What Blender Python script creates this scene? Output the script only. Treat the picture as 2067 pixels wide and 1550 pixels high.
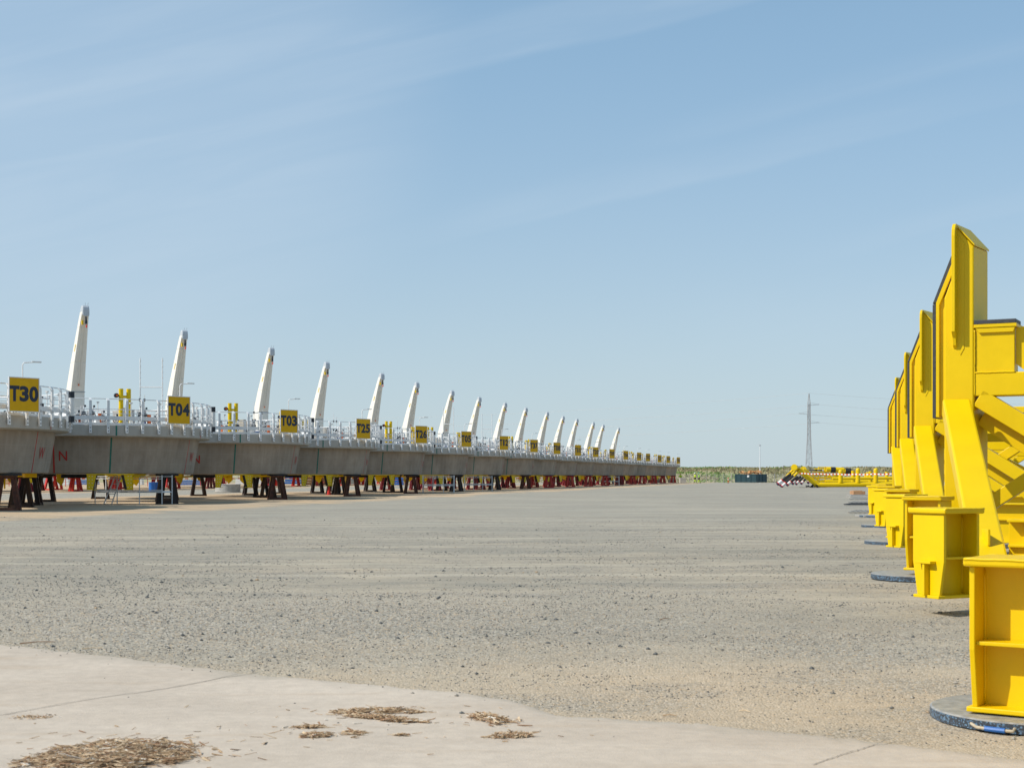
import bpy, bmesh, math, random
from math import radians, sin, cos, pi, atan2, sqrt
from mathutils import Vector, Matrix, noise
random.seed(7)
for o in list(bpy.data.objects): bpy.data.objects.remove(o)
SC = bpy.context.scene
COL = SC.collection
F, CX, HY, CAMZ = 2950.0, 1033.5, 961.0, 1.25      # focal length in photo pixels, centre column, horizon row, eye height

# ------------------------------------------------------------------ camera, sky, sun
cam = bpy.data.cameras.new('camera'); camo = bpy.data.objects.new('camera', cam); COL.objects.link(camo)
camo.location = (0, 0, CAMZ); camo.rotation_euler = (pi/2, 0, 0)
cam.sensor_width = 36; cam.lens = F/2067*36; cam.shift_y = (HY-775)/2067
cam.clip_start = 0.1; cam.clip_end = 9000
cam.dof.use_dof = True; cam.dof.focus_distance = 34; cam.dof.aperture_fstop = 6.3
SC.camera = camo
SUN_EL, SUN_AZ = radians(42), radians(255)          # azimuth clockwise from +Y
w = bpy.data.worlds.new("World"); SC.world = w; w.use_nodes = True
nt = w.node_tree; nt.nodes.clear(); L = nt.links.new
def N(nt, t, **k):
    n = nt.nodes.new(t)
    for a, b in k.items(): setattr(n, a, b)
    return n
out = N(nt, 'ShaderNodeOutputWorld'); bg = N(nt, 'ShaderNodeBackground'); sky = N(nt, 'ShaderNodeTexSky')
sky.sky_type = 'NISHITA'; sky.sun_disc = False; sky.sun_elevation = SUN_EL; sky.sun_rotation = SUN_AZ
sky.altitude = 1000; sky.air_density = 1.0; sky.dust_density = .3; sky.ozone_density = 3.0
tc = N(nt, 'ShaderNodeTexCoord'); G = tc.outputs['Generated']
def wn(scale, sc, rot=(0, 0, 0), det=5, dist=0.0, loc=(0, 0, 0)):
    m1 = N(nt, 'ShaderNodeMapping'); m1.inputs['Rotation'].default_value = rot; L(G, m1.inputs[0])
    m2 = N(nt, 'ShaderNodeMapping'); m2.inputs['Scale'].default_value = sc; m2.inputs['Location'].default_value = loc; L(m1.outputs[0], m2.inputs[0])
    n = N(nt, 'ShaderNodeTexNoise'); n.inputs['Scale'].default_value = scale; n.inputs['Detail'].default_value = det; n.inputs['Roughness'].default_value = .55; n.inputs['Distortion'].default_value = dist
    L(m2.outputs[0], n.inputs['Vector']); return n.outputs[0]
def wr(x, a, b, lo=0., hi=1., smooth=True):
    r = N(nt, 'ShaderNodeMapRange'); r.interpolation_type = 'SMOOTHSTEP' if smooth else 'LINEAR'
    for k, v in (('From Min', a), ('From Max', b), ('To Min', lo), ('To Max', hi)): r.inputs[k].default_value = v
    L(x, r.inputs[0]); return r.outputs[0]
def wm(op, a, b):
    r = N(nt, 'ShaderNodeMath', operation=op)
    for i, v in enumerate((a, b)):
        if isinstance(v, (int, float)): r.inputs[i].default_value = v
        else: L(v, r.inputs[i])
    return r.outputs[0]
def wmix(f, a, b):
    x = N(nt, 'ShaderNodeMix', data_type='RGBA')
    for k, v in (('Factor', f), ('A', a), ('B', b)):
        if isinstance(v, tuple): x.inputs[k].default_value = (*v, 1)
        else: L(v, x.inputs[k])
    return x.outputs['Result']
SKYS = 0.12
sz = N(nt, 'ShaderNodeSeparateXYZ'); L(G, sz.inputs[0])
veil = wm('ADD', wm('MULTIPLY', wm('POWER', 2.718, wm('MULTIPLY', wm('MAXIMUM', sz.outputs[2], 0.0), -4.5)), .60), .34)   # haze thickening toward the horizon
vcol = wmix(wr(sz.outputs[2], .0, .34), (.47/SKYS, .57/SKYS, .625/SKYS), (.33/SKYS, .54/SKYS, .70/SKYS))
base = wmix(veil, sky.outputs[0], vcol)
streak = wr(wn(1.0, (1.1, 1.1, 11), (0, radians(14), 0), 6, .35), .50, .78)
fibre = wr(wn(1.0, (4, 4, 38), (0, radians(14), 0), 5, .8, (3, 1, 2)), .35, .75)
patch = wr(wn(1.0, (2.4, 2.4, 4.5), (0, radians(10), 0), 3, 0, (.7, .2, .35)), .42, .66)
dotl = N(nt, 'ShaderNodeVectorMath', operation='DOT_PRODUCT'); L(G, dotl.inputs[0]); dotl.inputs[1].default_value = Vector((-.27, .93, .27)).normalized()
sheet = wr(dotl.outputs['Value'], .968, .994)
yy = wm('MAXIMUM', sz.outputs[1], .05); uu = wm('DIVIDE', sz.outputs[0], yy); vv = wm('DIVIDE', sz.outputs[2], yy)
wob = wm('MULTIPLY', wm('ADD', wn(3.0, (1, 1, 1), (0, 0, 0), 3), -.5), .030)
qq = wm('ADD', wm('SUBTRACT', vv, wm('MULTIPLY', uu, .25)), wob)
def band(c, wlo, whi, u0, u1, amt):
    up_ = wr(qq, c-wlo, c); dn = wr(qq, c, c+whi, 1., 0.)
    return wm('MULTIPLY', wm('MULTIPLY', wm('MULTIPLY', up_, dn), wm('MULTIPLY', wr(uu, u0, u0+.12), wr(uu, u1, u1+.25, 1., 0.))), amt)
bands = wm('ADD', wm('ADD', band(.286, .007, .060, -.16, .16, .24), band(.172, .006, .030, -.10, .22, .17)), wm('ADD', band(.205, .010, .018, .05, .30, .12), band(.095, .006, .02, .15, .40, .10)))
bands = wm('MULTIPLY', bands, wm('ADD', wm('MULTIPLY', fibre, .7), .45))
bands = wm('MULTIPLY', bands, wr(sz.outputs[1], .3, .6))
cl = wm('ADD', wm('ADD', wm('MULTIPLY', wm('MULTIPLY', streak, patch), .16), bands), wm('MULTIPLY', sheet, wm('ADD', wm('MULTIPLY', fibre, .16), .26)))
res = wmix(cl, base, (.53/SKYS, .64/SKYS, .75/SKYS))
L(res, bg.inputs[0]); bg.inputs[1].default_value = SKYS; L(bg.outputs[0], out.inputs[0])
sl = bpy.data.lights.new('sun', 'SUN'); so = bpy.data.objects.new('sun', sl); COL.objects.link(so)
sd = Vector((sin(SUN_AZ)*cos(SUN_EL), cos(SUN_AZ)*cos(SUN_EL), sin(SUN_EL)))
so.rotation_euler = sd.to_track_quat('Z', 'Y').to_euler(); so.location = (-30, -10, 60)
sl.energy = 4.3; sl.angle = radians(.5); sl.color = (1.0, .94, .85)
SC.view_settings.view_transform = 'Standard'; SC.view_settings.look = 'None'
SC.view_settings.exposure = 0.12; SC.view_settings.gamma = 1; SC.view_settings.use_curve_mapping = False

# ------------------------------------------------------------------ helpers
MATS = {}
def mat(name, col, rough=.6, metal=0.0, var=.0, scale=6.0, bump=0.0, bscale=40.0, col2=None, coat=0.0, spec=.5):
    m = bpy.data.materials.new(name); m.use_nodes = True; t = m.node_tree; b = t.nodes['Principled BSDF']
    b.inputs['Base Color'].default_value = (*col, 1); b.inputs['Roughness'].default_value = rough; b.inputs['Metallic'].default_value = metal
    b.inputs['Coat Weight'].default_value = coat; b.inputs['Specular IOR Level'].default_value = spec
    co = N(t, 'ShaderNodeTexCoord')
    if var or col2:
        n = N(t, 'ShaderNodeTexNoise'); n.inputs['Scale'].default_value = scale; n.inputs['Detail'].default_value = 6; n.inputs['Roughness'].default_value = .65
        t.links.new(co.outputs['Object'], n.inputs['Vector'])
        r = N(t, 'ShaderNodeValToRGB'); e = r.color_ramp.elements; e[0].position = .33; e[1].position = .68
        c2 = col2 or tuple(c*(1-var) for c in col)
        e[0].color = (*c2, 1); e[1].color = (*[min(1, c*(1+var*.5)) for c in col], 1)
        t.links.new(n.outputs[0], r.inputs[0]); t.links.new(r.outputs[0], b.inputs['Base Color'])
        rr = N(t, 'ShaderNodeMapRange'); rr.inputs['To Min'].default_value = rough*.85; rr.inputs['To Max'].default_value = min(1, rough*1.2)
        t.links.new(n.outputs[0], rr.inputs[0]); t.links.new(rr.outputs[0], b.inputs['Roughness'])
    if bump:
        n = N(t, 'ShaderNodeTexNoise'); n.inputs['Scale'].default_value = bscale; n.inputs['Detail'].default_value = 4
        t.links.new(co.outputs['Object'], n.inputs['Vector'])
        bp = N(t, 'ShaderNodeBump'); bp.inputs['Strength'].default_value = bump; bp.inputs['Distance'].default_value = .02
        t.links.new(n.outputs[0], bp.inputs['Height']); t.links.new(bp.outputs[0], b.inputs['Normal'])
    MATS[name] = m; return m
YEL = mat('yellow_paint', (.78, .53, .0), .40, var=.06, scale=2.2, bump=.04, bscale=60, coat=.0, spec=.28)
YSH = mat('yellow_sign_paint', (.68, .39, .0), .5, var=.08, scale=2, spec=.25)
NAVY = mat('navy_lettering', (.010, .020, .048), .5, var=.1)
GALV = mat('galvanised_steel', (.76, .77, .77), .5, .0, var=.08, scale=8)
CAB = mat('cabinet_grey', (.42, .40, .36), .5, var=.15)
WHT = mat('white_equipment', (.74, .74, .72), .5, var=.08, scale=5)
CRN = mat('crane_cream_paint', (.80, .77, .69), .42, var=.05, scale=2.5, bump=.04)
CRG = mat('crane_grey_head', (.42, .46, .49), .4, var=.1)
CRH = mat('crane_head_paint', (.50, .53, .56), .4, var=.08)
DRK = mat('black_rubber', (.018, .019, .022), .6, var=.3, scale=20, bump=.1)
BLK = mat('blue_black_plastic', (.012, .018, .028), .5, var=.2)
PAD = mat('grey_slide_pad', (.045, .048, .055), .55, var=.25, scale=15, bump=.1)
ORG = mat('orange_plastic', (.75, .16, .03), .5, var=.1)
RED = mat('red_paint', (.62, .03, .018), .42, var=.25, scale=5)
MAR = mat('dull_red_paint', (.26, .02, .028), .5, var=.25, scale=5)
BRW = mat('rusty_steel', (.19, .07, .038), .75, var=.3, scale=6, col2=(.06, .028, .02), bump=.2)
BLU = mat('blue_plastic', (.02, .13, .42), .45, var=.15)
GRN = mat('green_stripe_paint', (.015, .15, .11), .6, var=.2)
RDL = mat('red_stripe_paint', (.5, .02, .015), .6, var=.3, scale=10)
WOOD = mat('raw_timber', (.50, .27, .13), .8, var=.3, scale=8, bump=.3)
TEAL = mat('dark_teal_container_paint', (.035, .085, .10), .45, var=.2)
HIV = mat('hi_vis_yellow', (.55, .75, .03), .7, var=.15)
HIG = mat('hi_vis_green', (.30, .62, .08), .7, var=.15)
NVC = mat('navy_cloth', (.015, .018, .03), .85, var=.2)
SKN = mat('skin', (.45, .26, .18), .6, var=.1)
PLY = mat('pale_block_concrete', (.42, .40, .36), .9, var=.2, scale=4, bump=.3, bscale=20)

class MB:
    def __init__(s): s.v = []; s.f = []; s.m = []; s.mi = 0
    def add(s, vs, fs):
        k = len(s.v); s.v += [tuple(v) for v in vs]; s.f += [tuple(i+k for i in f) for f in fs]; s.m += [s.mi]*len(fs); return s
    def prism(s, pts, ext):      # polygon of 3D points extruded along ext
        n = len(pts); pts = [Vector(p) for p in pts]; e = Vector(ext)
        nr = Vector((0, 0, 0))
        for i in range(n): nr += (pts[i]-pts[0]).cross(pts[(i+1) % n]-pts[0])
        if nr.dot(e) > 0: pts = pts[::-1]
        return s.add(pts+[p+e for p in pts], [tuple(range(n)), tuple(range(2*n-1, n-1, -1))]+[(i, i+n, (i+1) % n+n, (i+1) % n)[::-1][::-1] if False else ((i+1) % n, i, i+n, (i+1) % n+n) for i in range(n)])
    def box(s, c, d, ax=None):   # centre, full dims, optional (x,y,z) axes
        ax = ax or (Vector((1, 0, 0)), Vector((0, 1, 0)), Vector((0, 0, 1)))
        c = Vector(c); a, b, e = [Vector(x)*h/2 for x, h in zip(ax, d)]
        return s.prism([c-a-b-e, c+a-b-e, c+a+b-e, c-a+b-e], e*2)
    def rbox(s, x0, x1, y0, y1, z0, z1): return s.box(((x0+x1)/2, (y0+y1)/2, (z0+z1)/2), (x1-x0, y1-y0, z1-z0))
    def bar(s, a, b, w, h, up=(0, 0, 1), w2=None, h2=None):
        a = Vector(a); b = Vector(b); d = (b-a).normalized(); up = Vector(up)
        sx = d.cross(up)
        if sx.length < 1e-3: sx = d.cross(Vector((1, 0, 0)))
        sx.normalize(); sy = sx.cross(d); w2 = w2 or w; h2 = h2 or h
        q = []
        for p, ww, hh in ((a, w, h), (b, w2, h2)): q += [p-sx*ww/2-sy*hh/2, p+sx*ww/2-sy*hh/2, p+sx*ww/2+sy*hh/2, p-sx*ww/2+sy*hh/2]
        return s.add(q, [(3, 2, 1, 0), (4, 5, 6, 7), (0, 1, 5, 4), (1, 2, 6, 5), (2, 3, 7, 6), (3, 0, 4, 7)])
    def tube(s, pts, r, n=8, cap=True, r2=None):
        pts = [Vector(p) for p in pts]; k = len(pts); V = []; Fs = []
        u = None
        for i, p in enumerate(pts):
            d = (pts[min(i+1, k-1)]-pts[max(i-1, 0)]).normalized()
            if u is None: u = d.cross(Vector((0, 0, 1)) if abs(d.z) < .9 else Vector((1, 0, 0))).normalized()
            else: u = (u-d*u.dot(d)).normalized()
            vv = d.cross(u); rr = r if r2 is None else r+(r2-r)*i/(k-1)
            V += [p+(u*cos(2*pi*j/n)+vv*sin(2*pi*j/n))*rr for j in range(n)]
        for i in range(k-1):
            for j in range(n): Fs.append((i*n+j, i*n+(j+1) % n, (i+1)*n+(j+1) % n, (i+1)*n+j))
        if cap: Fs += [tuple(range(n))[::-1], tuple(range((k-1)*n, k*n))]
        return s.add(V, Fs)
    def lathe(s, prof, n=64, c=(0, 0, 0), closed=False):
        V = []; Fs = []; m = len(prof); c = Vector(c)
        for j in range(n):
            a = 2*pi*j/n
            V += [c+Vector((r*sin(a), -r*cos(a), z)) for r, z in prof]
        for j in range(n):
            for i in range(m if closed else m-1):
                i2 = (i+1) % m; Fs.append((j*m+i, ((j+1) % n)*m+i, ((j+1) % n)*m+i2, j*m+i2))
        return s.add(V, Fs)
    def blob(s, c, r, jit=.25, sc=(1, 1, 1)):
        c = Vector(c); V = []
        for d in ((1,0,0),(-1,0,0),(0,1,0),(0,-1,0),(0,0,1),(0,0,-1)): V.append(c+Vector([d[i]*r*sc[i]*(1+random.uniform(-jit, jit))+random.uniform(-jit, jit)*r*.4 for i in range(3)]))
        return s.add(V, [(0,2,4),(2,1,4),(1,3,4),(3,0,4),(2,0,5),(1,2,5),(3,1,5),(0,3,5)])
    def build(s, name, m, parent=None, smooth=False, bevel=0, loc=None, flip=False):
        me = bpy.data.meshes.new(name); me.from_pydata(s.v, [], s.f)
        ms = m if isinstance(m, (list, tuple)) else [m]
        for x in ms: me.materials.append(x)
        if len(ms) > 1: me.polygons.foreach_set('material_index', s.m)
        if smooth:
            me.polygons.foreach_set('use_smooth', [True]*len(me.polygons))
            if smooth != 'full':
                me.set_sharp_from_angle(angle=radians(35))
        me.update()
        o = bpy.data.objects.new(name, me); COL.objects.link(o)
        if parent: o.parent = parent
        if loc: o.location = loc
        if bevel:
            b = o.modifiers.new('bevel', 'BEVEL'); b.width = bevel; b.segments = 2; b.limit_method = 'ANGLE'; b.angle_limit = radians(40)
            b.harden_normals = False
        return o
def tag(o, label=None, cat=None, group=None, kind=None):
    if label: o['label'] = label
    if cat: o['category'] = cat
    if group: o['group'] = group
    if kind: o['kind'] = kind
    return o
def empty(name, loc=(0, 0, 0), label=None, cat=None, group=None):
    o = bpy.data.objects.new(name, None); COL.objects.link(o); o.location = loc; o.empty_display_size = .2
    return tag(o, label, cat, group)
def copy_tree(o, parent=None):
    c = o.copy(); COL.objects.link(c)
    if parent: c.parent = parent
    for ch in KIDS(o): copy_tree(ch, c)
    return c
def KIDS(o): return [x for x in list(COL.objects) if x.parent == o]
def copy_tree_fast(o, kids, parent=None):
    c = o.copy(); COL.objects.link(c)
    if parent: c.parent = parent
    for ch in kids.get(o.name, []): copy_tree_fast(ch, kids, c)
    return c
def kidmap():
    d = {}
    for x in COL.objects:
        if x.parent: d.setdefault(x.parent.name, []).append(x)
    return d
def at(x, y, D): return Vector(((x-CX)/F*D, D, CAMZ+(HY-y)/F*D))     # photo pixel at distance D -> world
def text_mesh(txt, name, m, width=None, height=1.0, depth=.004, bold=.02):
    cu = bpy.data.curves.new(name, 'FONT'); cu.body = txt; cu.align_x = 'CENTER'; cu.align_y = 'CENTER'; cu.extrude = depth; cu.offset = bold
    cu.resolution_u = 5
    o = bpy.data.objects.new(name, cu); COL.objects.link(o)
    dg = bpy.context.evaluated_depsgraph_get(); dg.update()
    me = bpy.data.meshes.new_from_object(o.evaluated_get(dg)); bpy.data.objects.remove(o)
    xs = [v.co.x for v in me.vertices]; ys = [v.co.y for v in me.vertices]
    cx = (min(xs)+max(xs))/2; cy = (min(ys)+max(ys))/2; sx = (width/(max(xs)-min(xs))) if width else height/(max(ys)-min(ys)); sy = height/(max(ys)-min(ys))
    for v in me.vertices: v.co = ((v.co.x-cx)*sx, (v.co.y-cy)*sy, v.co.z)
    me.materials.clear(); me.materials.append(m)
    r = bpy.data.objects.new(name, me); COL.objects.link(r); return r
def smooth01(a, b, x):
    t = max(0, min(1, (x-a)/(b-a))); return t*t*(3-2*t)

# ------------------------------------------------------------------ ground
def gz(x, y):
    d = sqrt(x*x+y*y) if y > -4 else 6
    z = -.22*(1-smooth01(9, 14.5, y))
    Lr = x-.22*y+34.6
    if y > 20: z += .13*math.exp(-((Lr-10.2-1.2*noise.noise((x*.05, y*.05, 0)))/1.1)**2)*(0.6+noise.noise((x*.15, y*.1, 3)))
    if y > 13:
        z += .05*noise.noise((x*.12, y*.12, 5))*smooth01(13, 40, y)
    for yc, dx in ((31.0, .0), (29.2, .0), (22.5, .012), (20.6, .012)):
        if abs(y-yc-dx*x*4) < 3: z -= .030*math.exp(-((y-yc-dx*x*4-.5*noise.noise((x*.12, yc, 0)))/.32)**2)*(.6+.8*noise.noise((x*.3, yc, 2)))
    z += .014*noise.noise((x*.7, y*.9, 1))+.006*noise.noise((x*2.5, y*3.3, 2))
    return z
def unproj(px, py):
    D = 10
    for _ in range(12):
        D = (CAMZ-gz((px-CX)/F*D, D))*F/(py-HY)
    return (px-CX)/F*D, D
def gpt(px, py, up=0):
    x, y = unproj(px, py); return Vector((x, y, gz(x, y)+up))
def slab_edge(px):
    P = [(-900, 1195), (0, 1298), (260, 1326), (500, 1357), (760, 1380), (930, 1396), (1050, 1415), (1120, 1442), (1200, 1446), (1400, 1458), (1700, 1487), (2067, 1532), (2600, 1600)]
    for (a, b), (c, d) in zip(P, P[1:]):
        if px <= c: return b+(d-b)*(px-a)/(c-a)
    return P[-1][1]
angs = [-180+i*6 for i in range(1, 24)]+[-40+i*.55 for i in range(int(80/.55)+1)]+[42+i*6 for i in range(0, 24)]
rings = [0.6]
while rings[-1] < 60: rings.append(rings[-1]*1.022)
while rings[-1] < 6000: rings.append(rings[-1]*1.06)
V = [(0, 0, gz(0, 0))]; Fc = []
for r in rings:
    for a in angs:
        x = r*sin(radians(a)); y = r*cos(radians(a))
        z = gz(x, y) if r < 400 else 0.0
        V.append((x, y, z))
na = len(angs)
for i in range(len(rings)-1):
    for j in range(na):
        j2 = (j+1) % na
        Fc.append((1+i*na+j, 1+i*na+j2, 1+(i+1)*na+j2, 1+(i+1)*na+j)[::-1])
for j in range(na): Fc.append((0, 1+(j+1) % na, 1+j)[::-1])
g = MB(); g.v = V; g.f = [f[::-1] for f in Fc]; g.m = [0]*len(Fc)

def ground_material():
    m = bpy.data.materials.new('gravel_yard'); m.use_nodes = True; t = m.node_tree; l = t.links.new
    b = t.nodes['Principled BSDF']; b.inputs['Roughness'].default_value = .95; b.inputs['Specular IOR Level'].default_value = .2
    co = N(t, 'ShaderNodeTexCoord'); P = co.outputs['Object']
    def noi(scale, det=4, rough=.55, sc=None, rot=0, dist=0):
        n = N(t, 'ShaderNodeTexNoise'); n.inputs['Scale'].default_value = scale; n.inputs['Detail'].default_value = det; n.inputs['Roughness'].default_value = rough; n.inputs['Distortion'].default_value = dist
        if sc or rot:
            mm = N(t, 'ShaderNodeMapping'); mm.inputs['Scale'].default_value = sc or (1, 1, 1); mm.inputs['Rotation'].default_value = (0, 0, rot); l(P, mm.inputs[0]); l(mm.outputs[0], n.inputs['Vector'])
        else: l(P, n.inputs['Vector'])
        return n.outputs[0]
    def rng(x, a, c, lo=0, hi=1):
        r = N(t, 'ShaderNodeMapRange'); r.inputs['From Min'].default_value = a; r.inputs['From Max'].default_value = c; r.inputs['To Min'].default_value = lo; r.inputs['To Max'].default_value = hi; l(x, r.inputs[0]); return r.outputs[0]
    def mix(f, A, B):
        x = N(t, 'ShaderNodeMix', data_type='RGBA')
        for s, v in (('Factor', f), ('A', A), ('B', B)):
            if isinstance(v, tuple): x.inputs[s].default_value = (*v, 1)
            elif isinstance(v, float): x.inputs[s].default_value = v
            else: l(v, x.inputs[s])
        return x.outputs['Result']
    def mth(op, a, c):
        x = N(t, 'ShaderNodeMath', operation=op)
        for i, v in enumerate((a, c)):
            if isinstance(v, (int, float)): x.inputs[i].default_value = v
            else: l(v, x.inputs[i])
        return x.outputs[0]
    dust = (.47, .415, .325); grey = (.275, .265, .225); tan = (.70, .50, .29); warm = (.47, .38, .27)
    big = noi(.11, 4, .6, (1, .45, 1)); streak = noi(.55, 6, .6, (.16, 1, 1), radians(4), .4); mid = noi(1.6, 6, .7, (.55, 1, 1))
    fine = noi(28, 3, .7); grit = noi(9, 5, .75)
    s1 = mth('ADD', mth('MULTIPLY', big, .45), mth('ADD', mth('MULTIPLY', streak, .40), mth('MULTIPLY', mid, .35)))
    c = mix(rng(s1, .53, .66), dust, grey)
    c = mix(rng(noi(.35, 5, .6, (.5, 1, 1)), .56, .72, 0, .55), c, warm)
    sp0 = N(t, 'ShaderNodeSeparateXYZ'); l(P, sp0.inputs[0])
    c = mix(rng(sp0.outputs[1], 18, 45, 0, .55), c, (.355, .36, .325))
    # zone coordinate across the rows of platforms
    sp = N(t, 'ShaderNodeSeparateXYZ'); l(P, sp.inputs[0])
    Lr = mth('ADD', mth('ADD', sp.outputs[0], mth('MULTIPLY', sp.outputs[1], -.22)), 34.6)
    Lr = mth('ADD', Lr, mth('MULTIPLY', mth('ADD', noi(.22, 4), -.5), 4.0))
    f1 = mth('MULTIPLY', rng(Lr, -9.5, -8), rng(Lr, 11.0, 12.0, 1, 0))
    f2 = rng(Lr, -24, -22, 1, 0)
    fz = mth('MULTIPLY', mth('MAXIMUM', f1, f2), rng(sp.outputs[1], 25, 32))
    c = mix(mth('MULTIPLY', fz, .9), c, mix(rng(grit, .4, .62), tan, (.42, .36, .28)))
    # near sandy strip beside the slab
    nr = mth('MULTIPLY', rng(sp.outputs[1], 15, 10.5), .65)
    c = mix(mth('MULTIPLY', nr, rng(mid, .4, .6)), c, (.50, .405, .29))
    s2_ = N(t, 'ShaderNodeMapping'); s2_.inputs['Location'].default_value = (-1.6/2.2, -9.6/1.5, 0); s2_.inputs['Scale'].default_value = (1/2.2, 1/1.5, 0); l(P, s2_.inputs[0])
    l2_ = N(t, 'ShaderNodeVectorMath', operation='LENGTH'); l(s2_.outputs[0], l2_.inputs[0])
    sandp = mth('MULTIPLY', rng(mth('ADD', l2_.outputs['Value'], mth('MULTIPLY', mid, 1.2)), 1.9, 1.0), .38)
    c = mix(sandp, c, (.56, .41, .26))
    # grit: every grain its own tone, coarser and darker in patches
    coarse = rng(mth('ADD', mth('MULTIPLY', noi(.5, 4, .6, (.45, 1, 1)), .6), mth('MULTIPLY', mid, .4)), .47, .61)
    gd = N(t, 'ShaderNodeMapping'); gd.inputs['Location'].default_value = (2.3/4.2, -13.4/2.3, 0); gd.inputs['Scale'].default_value = (1/4.2, 1/2.3, 0); l(P, gd.inputs[0])
    ln_ = N(t, 'ShaderNodeVectorMath', operation='LENGTH'); l(gd.outputs[0], ln_.inputs[0])
    gp = mth('MULTIPLY', rng(mth('ADD', ln_.outputs['Value'], mth('MULTIPLY', mid, .9)), 1.9, .8), 1.0)
    coarse = mth('MAXIMUM', coarse, gp)
    c = mix(mth('MULTIPLY', coarse, .48), c, (.245, .24, .21))
    vo = N(t, 'ShaderNodeTexVoronoi'); vo.inputs['Scale'].default_value = 62; l(P, vo.inputs['Vector'])
    vc = N(t, 'ShaderNodeSeparateColor'); l(vo.outputs['Color'], vc.inputs[0])
    gr = N(t, 'ShaderNodeValToRGB'); gr.color_ramp.interpolation = 'CONSTANT'; e = gr.color_ramp.elements
    e[0].position = 0; e[0].color = (.12, .12, .11, 1); e[1].position = .17; e[1].color = (.27, .265, .24, 1)
    for p_, cl_ in ((.45, (.46, .42, .35)), (.72, (.58, .52, .43)), (.88, (.62, .42, .22)), (.95, (.70, .68, .64))): q_ = e.new(p_); q_.color = (*cl_, 1)
    l(vc.outputs[0], gr.inputs[0])
    c = mix(mth('ADD', mth('MULTIPLY', coarse, .38), .16), c, gr.outputs[0])
    vo2 = N(t, 'ShaderNodeTexVoronoi'); vo2.inputs['Scale'].default_value = 19; l(P, vo2.inputs['Vector'])
    vc2 = N(t, 'ShaderNodeSeparateColor'); l(vo2.outputs['Color'], vc2.inputs[0])
    dsp = mth('MULTIPLY', mth('MULTIPLY', rng(vc2.outputs[0], .80, .84), rng(vo2.outputs['Distance'], .40, .28)), mth('ADD', mth('MULTIPLY', coarse, .6), .06))
    c = mix(dsp, c, (.085, .09, .09))
    c = mix(mth('MULTIPLY', fz, .72), c, mix(rng(streak, .42, .6), (.66, .475, .29), (.50, .39, .27)))
    trk = rng(noi(1.0, 6, .65, (.055, 1.3, 1), radians(2), .5), .42, .60)
    trf = mth('MULTIPLY', rng(sp.outputs[1], 15, 22), mth('MULTIPLY', trk, .38))
    c = mix(trf, c, (.25, .24, .20))
    pal_ = mth('MULTIPLY', rng(noi(.9, 4, .6, (.05, 1.3, 1), radians(-1)), .54, .66), mth('MULTIPLY', rng(sp.outputs[1], 13, 18), .45))
    c = mix(pal_, c, (.55, .50, .405))
    mul = N(t, 'ShaderNodeMix', data_type='RGBA', blend_type='MULTIPLY'); mul.inputs['Factor'].default_value = 1
    l(c, mul.inputs['A'])
    gg = rng(mth('ADD', mth('MULTIPLY', grit, .5), mth('MULTIPLY', fine, .5)), .3, .7, .80, 1.18)
    cc = N(t, 'ShaderNodeCombineColor'); [l(gg, cc.inputs[i]) for i in range(3)]
    l(cc.outputs[0], mul.inputs['B'])
    tn = N(t, 'ShaderNodeMix', data_type='RGBA', blend_type='MULTIPLY'); tn.inputs['Factor'].default_value = 1; l(mul.outputs['Result'], tn.inputs['A']); tn.inputs['B'].default_value = (1.0, .972, .925, 1); l(tn.outputs['Result'], b.inputs['Base Color'])
    h = mth('ADD', mth('MULTIPLY', grit, .35), mth('ADD', mth('MULTIPLY', fine, .3), mth('MULTIPLY', vo.outputs['Distance'], -.55)))
    bp = N(t, 'ShaderNodeBump'); bp.inputs['Strength'].default_value = .6; bp.inputs['Distance'].default_value = .022; l(h, bp.inputs['Height']); l(bp.outputs[0], b.inputs['Normal'])
    return m
tag(g.build('ground', ground_material(), smooth='full'), kind='structure')

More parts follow.
